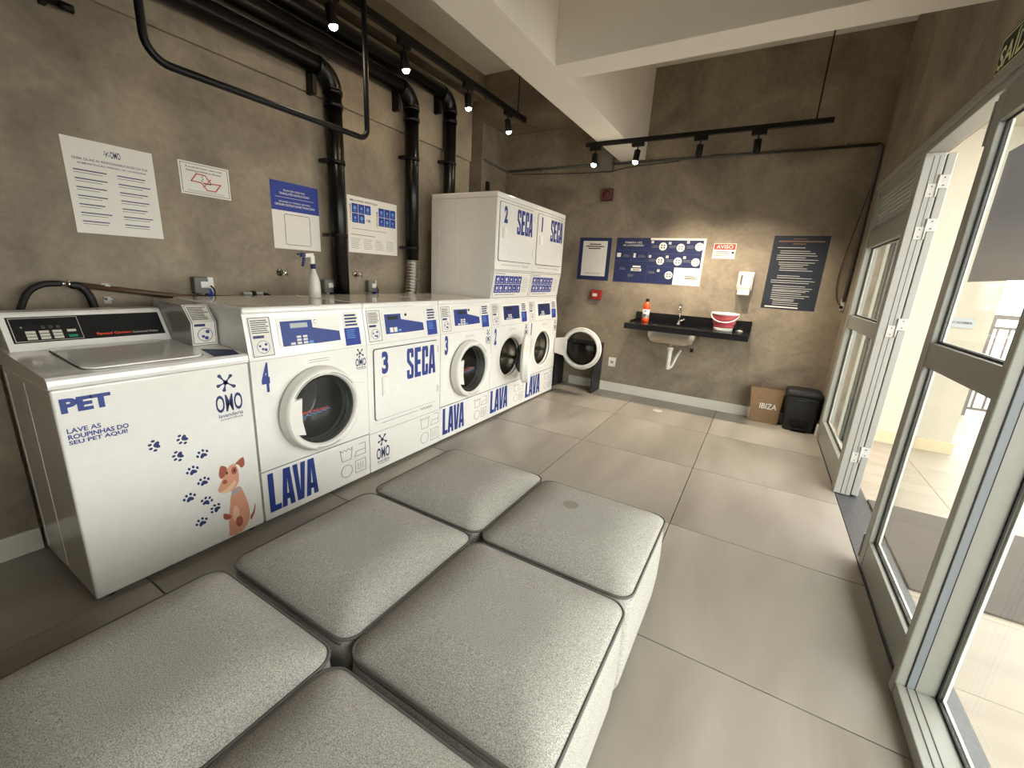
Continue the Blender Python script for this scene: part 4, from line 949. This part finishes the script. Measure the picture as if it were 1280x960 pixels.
# ================================================================== BACK WALL
FBs = FB.sub(0, 0, .002)
t = thing('navy_code_poster', (.18, D, 1.31), 'navy bordered poster with a pale inner sheet, beside the stacked machines', 'poster')
sh = rect(MB(), FB, -.017, .376, 1.313, 1.795, 0, .002).build('board', M_PNAVY, t); iw = rect(MB(), FBs, .03, .33, 1.36, 1.758, 0, .0006).build('inner_sheet', M_PAPER, sh)
tt = MB()
for a, b, z in ((.11, .25, 1.712), (.07, .29, 1.688), (.10, .25, 1.664)): bars(tt, FBs, a, b, z, z + .02, 1, .0006, .55, ragged=0)
tt.build('lettering', M_BLKP, iw); bars(MB(), FBs, .07, .29, 1.38, 1.40, 2, .0006, .3, ragged=.1).build('small_print', M_GREYP, iw)
t = thing('first_time_poster', (.9, D, 1.31), 'wide navy poster headed PRIMEIRA VEZ with numbered picture circles', 'poster')
sh = rect(MB(), FB, .436, 1.385, 1.312, 1.797, 0, .002).build('board', M_PAPER, t)
nb = MB(); rect(nb, FBs, .436, .815, 1.312, 1.797, 0, .0006); rect(nb, FBs, .815, 1.362, 1.495, 1.775, 0, .0006); rect(nb, FBs, .815, 1.105, 1.312, 1.495, 0, .0006); nb = nb.build('navy_field', M_PNAVY, sh)
tt = MB(); text(tt, FBs, 'PRIMEIRA VEZ', .535, .725, 1.737, 1.757, .001, .004); text(tt, FBs, 'NA LAVANDERIA?', .515, .745, 1.707, 1.727, .001, .004); tt.build('lettering', M_PAPER, nb)
ln = MB()
for z in (1.665, 1.55): rect(ln, FBs, .45, .805, z, z + .0015, .0006, .001)
for x in (.62, .812): rect(ln, FBs, x, x + .0015, 1.32, 1.66, .0006, .001)
rect(ln, FBs, .82, 1.36, 1.632, 1.6335, .0006, .001); rect(ln, FBs, .82, 1.36, 1.494, 1.4955, .0006, .001)
for x in (.995, 1.18): rect(ln, FBs, x, x + .0015, 1.497, 1.77, .0006, .001)
ln.build('grid_lines', mat('print_slate', '5a6684', .6), nb)
for i, (x, z) in enumerate(((.955, 1.71), (1.14, 1.70), (1.325, 1.712), (.945, 1.558), (1.13, 1.558), (1.31, 1.555), (1.055, 1.41))):
    q = prism(MB(), FBs, disc_pts(x, z, .042, 22), .0006, .001).build('picture_circle', M_PAPER, nb); g_ = MB()
    for dx, dz in ((-.014, .012), (.014, .012), (-.014, -.012), (.014, -.012)): rect(g_, FBs, x + dx - .008, x + dx + .008, z + dz - .007 + .003 * (i % 3), z + dz + .006, .001, .0014)
    g_.build('drawing', M_PNAVY, q)
    k_ = rect(MB(), FBs, x - .128, x - .102, z + .032, z + .058, .0006, .001).build('number_tag', M_PAPER, nb); textc(MB(), FBs, str(i + 1), x - .115, z + .036, .018, .0012, .02).build('numeral', M_PNAVY, k_)
sp = MB()
for x, z in ((.835, 1.705), (1.02, 1.705), (1.2, 1.705), (.825, 1.56), (1.01, 1.56), (1.19, 1.56), (.83, 1.43), (.53, 1.60), (.70, 1.60), (.50, 1.46), (.6, 1.385)): bars(sp, FBs, x, x + .08, z - .012, z + .018, 3, .0006, .25)
sp.build('small_print', M_GREYP, nb)
pl = MB(); rect(pl, FBs, .455, .5, 1.588, 1.632, .0006, .001); rect(pl, FBs, .645, .67, 1.585, 1.632, .0006, .001); rect(pl, FBs, .635, .75, 1.44, 1.468, .0006, .001); rect(pl, FBs, .65, .74, 1.48, 1.498, .0006, .001); pl.build('badges', M_PAPER, nb)
tt = MB(); bars(tt, FBs, .652, .735, 1.446, 1.461, 1, .001, .6, ragged=0); tt.build('badge_lettering', M_PNAVY, nb)
tt = MB(); bars(tt, FBs, 1.225, 1.355, 1.375, 1.415, 3, .0003, .45, ragged=.15); tt.build('side_lettering', M_BLKP, sh)
strip(MB(), FBs, [(1.235, 1.425), (1.245, 1.445), (1.255, 1.425)], .002).build('arrow', M_BLKP, sh)
t = thing('warning_sign', (1.57, D, 1.6), 'small white notice with red AVISO header above soap dispenser', 'sign')
sh = rect(MB(), FB, 1.463, 1.672, 1.602, 1.751, 0, .002).build('plate', M_PAPER, t); rb = rect(MB(), FBs, 1.469, 1.666, 1.69, 1.745, 0, .0006).build('red_header', M_RED, sh)
text(MB(), FBs, 'AVISO', 1.49, 1.645, 1.70, 1.736, .001, .012).build('lettering', M_PAPER, rb)
bars(MB(), FBs, 1.48, 1.62, 1.622, 1.678, 4, .0003, .35).build('small_print', M_BLKP, sh); prism(MB(), FBs, [(1.63, 1.67), (1.665, 1.67), (1.65, 1.645)], 0, .0006).build('camera_symbol', M_BLKP, sh)
t = thing('rules_poster', (2.21, D, 1.14), 'dark slate rules poster full of white print near the right corner', 'poster')
sh = rect(MB(), FB, 1.988, 2.436, 1.141, 1.829, 0, .002).build('board', M_POSTDK, t)
tt = MB(); bars(tt, FBs, 2.03, 2.40, 1.765, 1.79, 1, .0003, .5, ragged=0); bars(tt, FBs, 2.15, 2.28, 1.745, 1.765, 1, .0003, .4); bars(tt, FBs, 2.15, 2.26, 1.79, 1.81, 1, .0003, .3); tt.build('heading', mat('print_tan', '7c5a4e', .6), sh)
sp = MB()
for z, n_, ind in ((1.72, 1, 0), (1.68, 2, .06), (1.63, 3, .02), (1.575, 2, .07), (1.53, 3, .1), (1.45, 2, .09), (1.405, 2, .0), (1.345, 3, .05), (1.275, 5, .05), (1.205, 3, .1)): bars(sp, FBs, 2.03 + ind * .5, 2.39, z - .0095 * n_, z + .0095 * n_, n_, .0003, .22, ragged=.45)
sp.build('small_print', M_PAPER, sh); bars(MB(), FBs, 2.02, 2.30, 1.150, 1.172, 1, .0003, .55, ragged=0).build('closing_line', M_PAPER, sh)
# alarm devices
t = thing('fire_siren', (.265, D, 2.25), 'dark red siren box high on the back wall', 'alarm')
MB().box(.20, .332, D - .05, D, 2.193, 2.318, .008).build('housing', M_DARKRED, t); MB().lathe((.266, D - .05, 2.256), (0, -1, 0), [(.045, 0), (.045, .006), (.03, .012), (0, .014)], 24).build('horn', M_DARKRED, t)
t = thing('fire_call_point', (.262, D, 1.15), 'red fire call point below the navy poster', 'alarm')
MB().box(.20, .326, D - .045, D, 1.092, 1.198, .006).build('housing', mat('call_point_red', '9c1f1f', .4), t); rect(MB(), FB.sub(0, 0, .045), .225, .28, 1.125, 1.16, 0, .001).build('break_glass', M_PAPER, t)
# junction box and conduits
t = thing('junction_box', (.23, D, 2.49), 'grey junction box at the beam end on the back wall', 'box')
MB().box(.155, .305, D - .07, D, 2.493, 2.70, .006).build('housing', M_GREYBOX, t); MB().box(.165, .295, D - .075, D - .07, 2.503, 2.69, .003).build('cover', M_GREYBOX, t)
t = thing('wall_conduit', (1.3, D, 2.57), 'grey conduit running along the back wall and down the right corner', 'conduit')
MB().tube([(-1.06, D - .02, 2.575), (.155, D - .02, 2.575)], .013, 10).build('tube', M_CABLE, t); MB().tube([(.305, D - .02, 2.572), (2.615, D - .02, 2.565)] + arc((2.64, D - .02, 2.565), (1, 0, 0), (0, 0, -1), .03) + [(2.64, D - .02, 1.25)], .013, 10).build('tube', M_CABLE, t)
MB().tube([(-1.085, 4.08, 2.60), (-1.085, 4.56, 2.58), (-1.06, 4.58, 2.575)], .013, 10).build('tube', M_CABLE, t)
for x in (-.6, .7, 1.3, 1.9, 2.4): MB().box(x - .008, x + .008, D - .036, D, 2.555, 2.588, .002).build('clip', M_CABLE, t)
t = tag(MB().tube(smooth_path([(-1.0, D - .03, 2.54), (-.4, D - .012, 2.515), (.25, D - .085, 2.483), (.5, D - .012, 2.53), (1.0, D - .012, 2.553)]), .004, 8).build('loose_cable', M_RUB, origin=(0, D, 2.5)), 'thin black cable sagging below the conduit on back wall', 'cable')
tag(MB().tube(smooth_path([(2.625, D - .035, 2.2), (2.60, D - .03, 1.95), (2.565, D - .012, 1.6), (2.56, D - .012, 1.4), (2.59, D - .012, 1.26), (2.625, D - .012, 1.22)]), .003, 8).build('loose_cable', M_RUB, origin=(2.6, D, 1.2)), 'thin black cable looping beside the dark rules poster', 'cable')
t = thing('cable_plug', (2.64, D, 1.2), 'small white socket with black plug at the right corner', 'outlet'); MB().box(2.625, 2.657, D - .012, D, 1.17, 1.27, .003).build('plate', M_WHITE2, t); MB().tube([(2.632, D - .03, 1.20), (2.632, D - .011, 1.20)], .014, 12).build('plug', M_RUB, t)
t = thing('power_outlet', (.54, D, .36), 'white power outlet low on the back wall left of the sink', 'outlet'); MB().box(.498, .588, D - .008, D, .305, .415, .003).build('plate', M_WHITE2, t); MB().box(.525, .561, D - .0095, D - .008, .345, .375, .002).build('socket', M_GREYP, t)
t = thing('hanging_plug', (-1.09, 4.1, 2.1), 'black plug on a cord hanging above the stacked machines', 'cable')
MB().tube([(-1.09, 4.15, 2.28), (-1.085, 4.16, 1.99), (-1.05, 4.16, 1.7)], .005, 8).build('cord', M_RUB, t); MB().box(-1.105, -1.07, 4.135, 4.185, 2.28, 2.38, .008).build('plug', M_RUB, t)

# ================================================================== SINK
zt = .893; x0, x1, yf = .765, 1.945, 4.14
t = thing('granite_worktop', (1.35, 4.4, zt - .06), 'black granite worktop with backsplash mounted on the back wall', 'worktop')
hx0, hx1, hy0, hy1 = .985, 1.475, 4.205, 4.52
c_ = MB(); c_.box(x0, hx0, yf, D, zt - .02, zt); c_.box(hx1, x1, yf, D, zt - .02, zt); c_.box(hx0, hx1, yf, hy0, zt - .02, zt); c_.box(hx0, hx1, hy1, D, zt - .02, zt); c_.build('slab', M_GRANITE, t)
MB().box(x0, x1, yf - .018, yf, zt - .058, zt + .002, .002).build('front_apron', M_GRANITE, t); MB().box(x0, x0 + .018, yf, D, zt - .058, zt - .0205).build('side_apron', M_GRANITE, t); MB().box(x1 - .018, x1, yf, D, zt - .058, zt - .0205).build('side_apron', M_GRANITE, t)
MB().box(x0, x1, D - .02, D, zt + .0005, .994, .002).build('backsplash', M_GRANITE, t)
MB().box(x0, x0 + .018, yf + .2, D - .021, zt + .0005, zt + .02, .002).build('side_lip', M_GRANITE, t)
t = thing('steel_sink', (1.23, 4.36, .69), 'stainless steel undermount sink bowl below the granite worktop', 'sink')
def rrc(cx, cy, hx, hy, r, z, n=6):
    out = []
    for sx_, sy_, st in ((1, -1, -PI / 2), (1, 1, 0), (-1, 1, PI / 2), (-1, -1, PI)):
        for k in range(n + 1): q = st + PI / 2 * k / n; out.append(Vector((cx + sx_ * (hx - r) + r * math.cos(q), cy + sy_ * (hy - r) + r * math.sin(q), z)))
    return out
cx_, cy_ = 1.23, 4.3625
rg = [rrc(cx_, cy_, .255, .168, .07, .872), rrc(cx_, cy_, .255, .168, .07, .79), rrc(cx_, cy_, .245, .16, .08, .735), rrc(cx_, cy_, .222, .14, .09, .705), rrc(cx_, cy_, .18, .10, .09, .697), rrc(cx_, cy_, .03, .03, .028, .693)]
inn = [rrc(cx_, cy_, .03, .03, .028, .695), rrc(cx_, cy_, .18, .10, .09, .699), rrc(cx_, cy_, .220, .138, .09, .707), rrc(cx_, cy_, .243, .158, .08, .737), rrc(cx_, cy_, .253, .166, .07, .79), rrc(cx_, cy_, .253, .166, .07, .872)]
MB().loft(rg + inn, cap0=False, cap1=False).build('bowl', M_STEEL, t)
MB().lathe((cx_, cy_, .70), (0, 0, -1), [(.045, 0), (.045, .012), (.03, .02), (.03, .035)], 20).build('drain', M_STEEL, t)
t = thing('drain_pipe', (1.24, 4.37, .42), 'white waste pipe and siphon hanging under the steel sink', 'pipe')
MB().tube([(cx_, cy_, .664), (cx_, cy_, .42)], [.024, .022], 16).build('downpipe', M_WHITE2, t); MB().tube([(cx_, cy_, .664), (cx_, cy_, .63)], .03, 16).build('nut', M_WHITE2, t)
MB().tube(smooth_path([(cx_ + .01, cy_, .44), (cx_ + .035, cy_ + .03, .46), (cx_ + .06, cy_ + .10, .56), (cx_ + .07, D - .03, .60), (cx_ + .07, D, .60)]), .016, 12).build('siphon_bend', M_WHITE2, t)
t = thing('stop_valve', (1.44, D, .63), 'small chrome and black stop valve on wall under the sink', 'valve')
MB().tube([(1.42, D, .66), (1.42, D - .06, .66)], .011, 12).build('body', M_CHROME, t); MB().tube([(1.42, D - .045, .655), (1.42, D - .045, .61)], [.014, .018], 12).build('knob', M_BLACK, t)
MB().tube(smooth_path([(1.42, D - .04, .67), (1.39, D - .045, .665), (1.34, D - .04, .70), (1.28, D - .04, .78), (1.25, D - .04, .86)]), .007, 10).build('flexible_hose', M_SILVER, t)
fx, fy = 1.245, 4.555
t = thing('faucet', (fx, fy, zt), 'chrome gooseneck faucet on the black worktop', 'faucet')
MB().lathe((fx, fy, zt), (0, 0, 1), [(.022, 0), (.022, .006), (.014, .012), (.012, .05)], 18).build('base', M_CHROME, t)
MB().tube([(fx, fy, zt + .04), (fx, fy, zt + .19)] + [(fx, fy - .045 + .045 * math.cos(a), zt + .19 + .045 * math.sin(a)) for a in [PI * k / 10 for k in range(1, 11)]] + [(fx, fy - .09, zt + .165)], .0095, 12).build('spout', M_CHROME, t)
hb = MB().tube([(fx, fy, zt + .035), (fx + .04, fy, zt + .055)], .008, 10); hb.sphere((fx + .045, fy, zt + .058), .013, 12, 8); hb.build('handle', M_CHROME, t)
# bottle, bucket, soap dish
bx, by = .905, 4.44
t = thing('detergent_bottle', (bx, by, zt), 'orange detergent bottle with white label on the worktop left end', 'bottle')
MB().lathe((bx, by, zt), (0, 0, 1), [(.034, 0), (.038, .004), (.038, .045), (.036, .05), (.036, .14), (.038, .145), (.038, .18), (.03, .205), (.017, .22), (.015, .228)], 24).build('body', M_BOT, t)
MB().lathe((bx, by, zt + .05), (0, 0, 1), [(.0372, 0), (.0372, .09)], 24).build('label', M_PAPER, t); MB().lathe((bx, by, zt + .226), (0, 0, 1), [(.018, 0), (.018, .028), (.015, .032)], 18).build('cap', M_DK, t)
lb = MB(); fb2 = Fr((bx, by - .0374, zt), (1, 0, 0), (0, 0, 1)); rect(lb, fb2, -.012, .012, .118, .13, 0, .0006); rect(lb, fb2, -.014, .014, .075, .088, 0, .0006); lb.build('label_print', M_BLKP, t)
bx, by = 1.70, 4.36
t = thing('collapsible_bucket', (bx, by, zt), 'pink and white collapsible bucket on the worktop', 'bucket')
MB().lathe((bx, by, zt), (0, 0, 1), [(.078, 0), (.086, .003), (.088, .036)], 32).build('base', M_WHITE2, t)
MB().lathe((bx, by, zt + .036), (0, 0, 1), [(.088, 0), (.094, .015), (.091, .032), (.101, .036), (.104, .064), (.101, .07), (.111, .075), (.116, .122), (.110, .122), (.10, .07), (.085, .004)], 32).build('wall', M_PINK, t)
MB().lathe((bx, by, zt + .158), (0, 0, 1), [(.114, 0), (.126, .004), (.130, .018), (.122, .021), (.116, .016), (.112, .0)], 32).build('rim', M_WHITE2, t)
MB().tube([(bx + .125 * math.cos(a), by - .128 * abs(math.sin(a)) - .004, zt + .168 - .075 * math.sin(a)) for a in [PI * k / 16 for k in range(17)]], .006, 8).build('handle', M_WHITE2, t)
t = tag(MB().lathe((1.845, 4.47, zt), (0, 0, 1), [(.03, 0), (.035, .004), (.02, .012), (0, .015)], 20).build('soap_dish', M_WHITE2, origin=(1.845, 4.47, zt)), 'small pale soap dish on worktop right of bucket', 'dish')
# soap dispenser
t = thing('soap_dispenser', (1.81, D, 1.25), 'white wall soap dispenser above the worktop', 'dispenser')
b = MB(); b.loft([[Vector((x, y, z)) for x, y in ((1.742, D), (1.742, D - d_ * .7), (1.76, D - d_), (1.862, D - d_), (1.88, D - d_ * .7), (1.88, D))] for z, d_ in ((1.30, .085), (1.33, .10), (1.43, .095), (1.478, .06))], smooth=False); b.build('housing', M_WHITE2, t)
MB().box(1.757, 1.865, D - .11, D - .02, 1.252, 1.302, .008).build('push_lever', M_WHITE2, t); MB().box(1.768, 1.785, D - .1005, D - .09, 1.35, 1.45, .002).build('level_window', mat('window_smoke', '6a5f3e', .3), t)
# black stand behind stacked machine, paper bag, bin
t = thing('low_stand', (.17, 4.45, 0), 'black low stand with open middle beside the stacked machines', 'stand')
MB().box(-.10, -.078, 4.30, 4.58, 0, .56, .002).build('side_panel', M_BIN, t); MB().box(.40, .425, 4.30, 4.58, 0, .56, .002).build('side_panel', M_BIN, t); MB().box(-.10, .425, 4.30, 4.58, .5605, .585, .002).build('top', M_BIN, t)
t = thing('paper_bag', (2.2, 4.5, 0), 'brown kraft paper bag printed IBIZA standing by the black bin', 'bag')
b = MB(); b.loft([[Vector((2.085 + dx, 4.46 + dy, z)), Vector((2.335 - dx * .3, 4.47 + dy, z)), Vector((2.335 - dx * .3, 4.575, z)), Vector((2.085 + dx, 4.57, z))] for z, dx, dy in ((0, 0, 0), (.18, -.012, .005), (.355, -.035, .03))], smooth=False, cap1=False); b.build('body', M_KRAFT, t)
fbag = Fr((2.07, 4.456, .12), (1, .04, 0), Vector((0, .07, 1)).normalized()); text(MB(), fbag, 'IBIZA', .085, .235, .03, .085, .004, .01).build('lettering', M_PAPER, t)
MB().tube(smooth_path([(2.15, 4.50, .35), (2.155, 4.50, .40), (2.19, 4.50, .425), (2.225, 4.50, .40), (2.23, 4.50, .35)]), .003, 6).build('handle', M_KRAFT, t)
t = thing('pedal_bin', (2.50, 4.47, 0), 'black plastic pedal bin in the right corner', 'bin')
b = MB(); b.loft([rrc(2.50, 4.47, hx, hy, .03, z) for z, hx, hy in ((0, .115, .085), (.01, .122, .09), (.33, .14, .105), (.345, .142, .106))]); b.build('body', M_BIN, t)
b = MB(); b.loft([rrc(2.50, 4.465, hx, hy, .03, z) for z, hx, hy in ((.347, .148, .112), (.375, .148, .112), (.40, .14, .105), (.412, .11, .08))]); b.build('lid', M_BIN, t)
MB().box(2.44, 2.56, 4.345, 4.385, .022, .04, .006).build('pedal', M_BLACK, t); MB().box(2.42, 2.58, 4.368, 4.3825, .06, .12, .004).build('pedal_recess', M_BLACK, t); MB().tube([(2.43, 4.358, .31), (2.57, 4.358, .31)], .008, 8).build('handle', M_BIN, t)
t = tag(MB().lathe((1.236, 4.131, 0), (0, 0, 1), [(.05, 0), (.05, .003), (.042, .004)], 24).build('floor_drain', M_STEELP, origin=(1.236, 4.131, 0)), 'round white floor drain cover below the sink', 'drain')

# ================================================================== TRACK LIGHTS
def spotlight(pos, aim, lit, label, group, watt=0, amber=False):
    """pos: point on the rail underside; can points along aim"""
    t = thing('track_spotlight', pos, label, 'spotlight', group); p = Vector(pos); a = Vector(aim).normalized()
    along = Vector((0, 1, 0)) if group.endswith('washers') else Vector((1, 0, 0)); side = along.cross(Vector((0, 0, 1)))
    MB().obox(p + Vector((0, 0, -.018)), (along, side, (0, 0, 1)), .055, .016, .018, .002).build('adapter', M_BLACK, t)
    MB().tube([p + Vector((0, 0, -.03)), p + Vector((0, 0, -.075))], .006, 8).build('stem', M_BLACK, t)
    c = p + Vector((0, 0, -.085)); e = c + a * .085
    MB().lathe(c - a * .02, a, [(.02, 0), (.028, .004), (.028, .10), (.025, .105), (.024, .085)], 20).build('can', M_BLACK, t)
    bl = MB().lathe(e - a * (.02 if lit else .058), a, [(.02, 0), (.024, .010), (.024, .022), (.017, .034), (0, .039)], 18).build('bulb', M_BULBO if amber else M_BULB, t)
    if watt:
        ld_ = bpy.data.lights.new('spot_beam', 'SPOT'); ld_.energy = watt; ld_.color = (1, .80, .55) if amber else (1, .86, .68); ld_.spot_size = math.radians(112 if not lit else 110); ld_.spot_blend = 1; ld_.shadow_soft_size = .02
        lo = bpy.data.objects.new('spot_beam', ld_); COL.objects.link(lo); lo.location = (e + a * .03) - p; lo.rotation_euler = a.to_track_quat('-Z', 'Y').to_euler(); lo.parent = t
tr = thing('track_rail', (-.35, 1.0, 2.80), 'black lighting track hanging along the row of washers', 'track', 'black lighting tracks')
MB().box(-.368, -.332, -2.4, 3.69, 2.79, 2.833, .002).build('rail', M_BLACK, tr)
for y in (3.55, 1.2, -1.5): MB().tube([(-.35, y, 2.82), (-.35, y, 3.45)], .005, 8).build('drop_rod', M_BLACK, tr)
for y, aim, am, lb in ((1.46, (.12, .12, -1), False, 'lit track spotlight nearest the camera above the washers'), (2.03, (.12, .10, -1), True, 'amber lit track spotlight, second above the washers'),
                   (2.745, (.05, .12, -1), False, 'lit track spotlight, third above the washers'), (3.37, (.12, .15, -1), False, 'lit track spotlight at the far end of the washers track')):
    spotlight((-.35, y, 2.79), aim, True, lb, 'track spotlights above the washers', 4, am)
tr = thing('track_rail', (1.27, 3.84, 2.56), 'black lighting track hanging in front of the back wall', 'track', 'black lighting tracks')
MB().box(.266, 2.224, 3.822, 3.858, 2.555, 2.5895, .002).build('rail', M_BLACK, tr)
for x in (2.11,): MB().tube([(x, 3.84, 2.58), (x, 3.84, 3.45)], .005, 8).build('drop_rod', M_BLACK, tr)
for x, aim, lit, w_, lb in ((.365, (.05, -.25, -1), True, 8, 'lit track spotlight at the left end before the back wall'), (.772, (-.05, -.2, -1), True, 8, 'lit track spotlight, second from left before the back wall'),
                        (1.307, (-.10, .18, -1), False, 75, 'track spotlight tilted to the wall above the sink'), (1.741, (.03, .18, -1), False, 75, 'rightmost track spotlight before the back wall')):
    spotlight((x, 3.84, 2.555), aim, lit, lb, 'track spotlights before the back wall', w_)
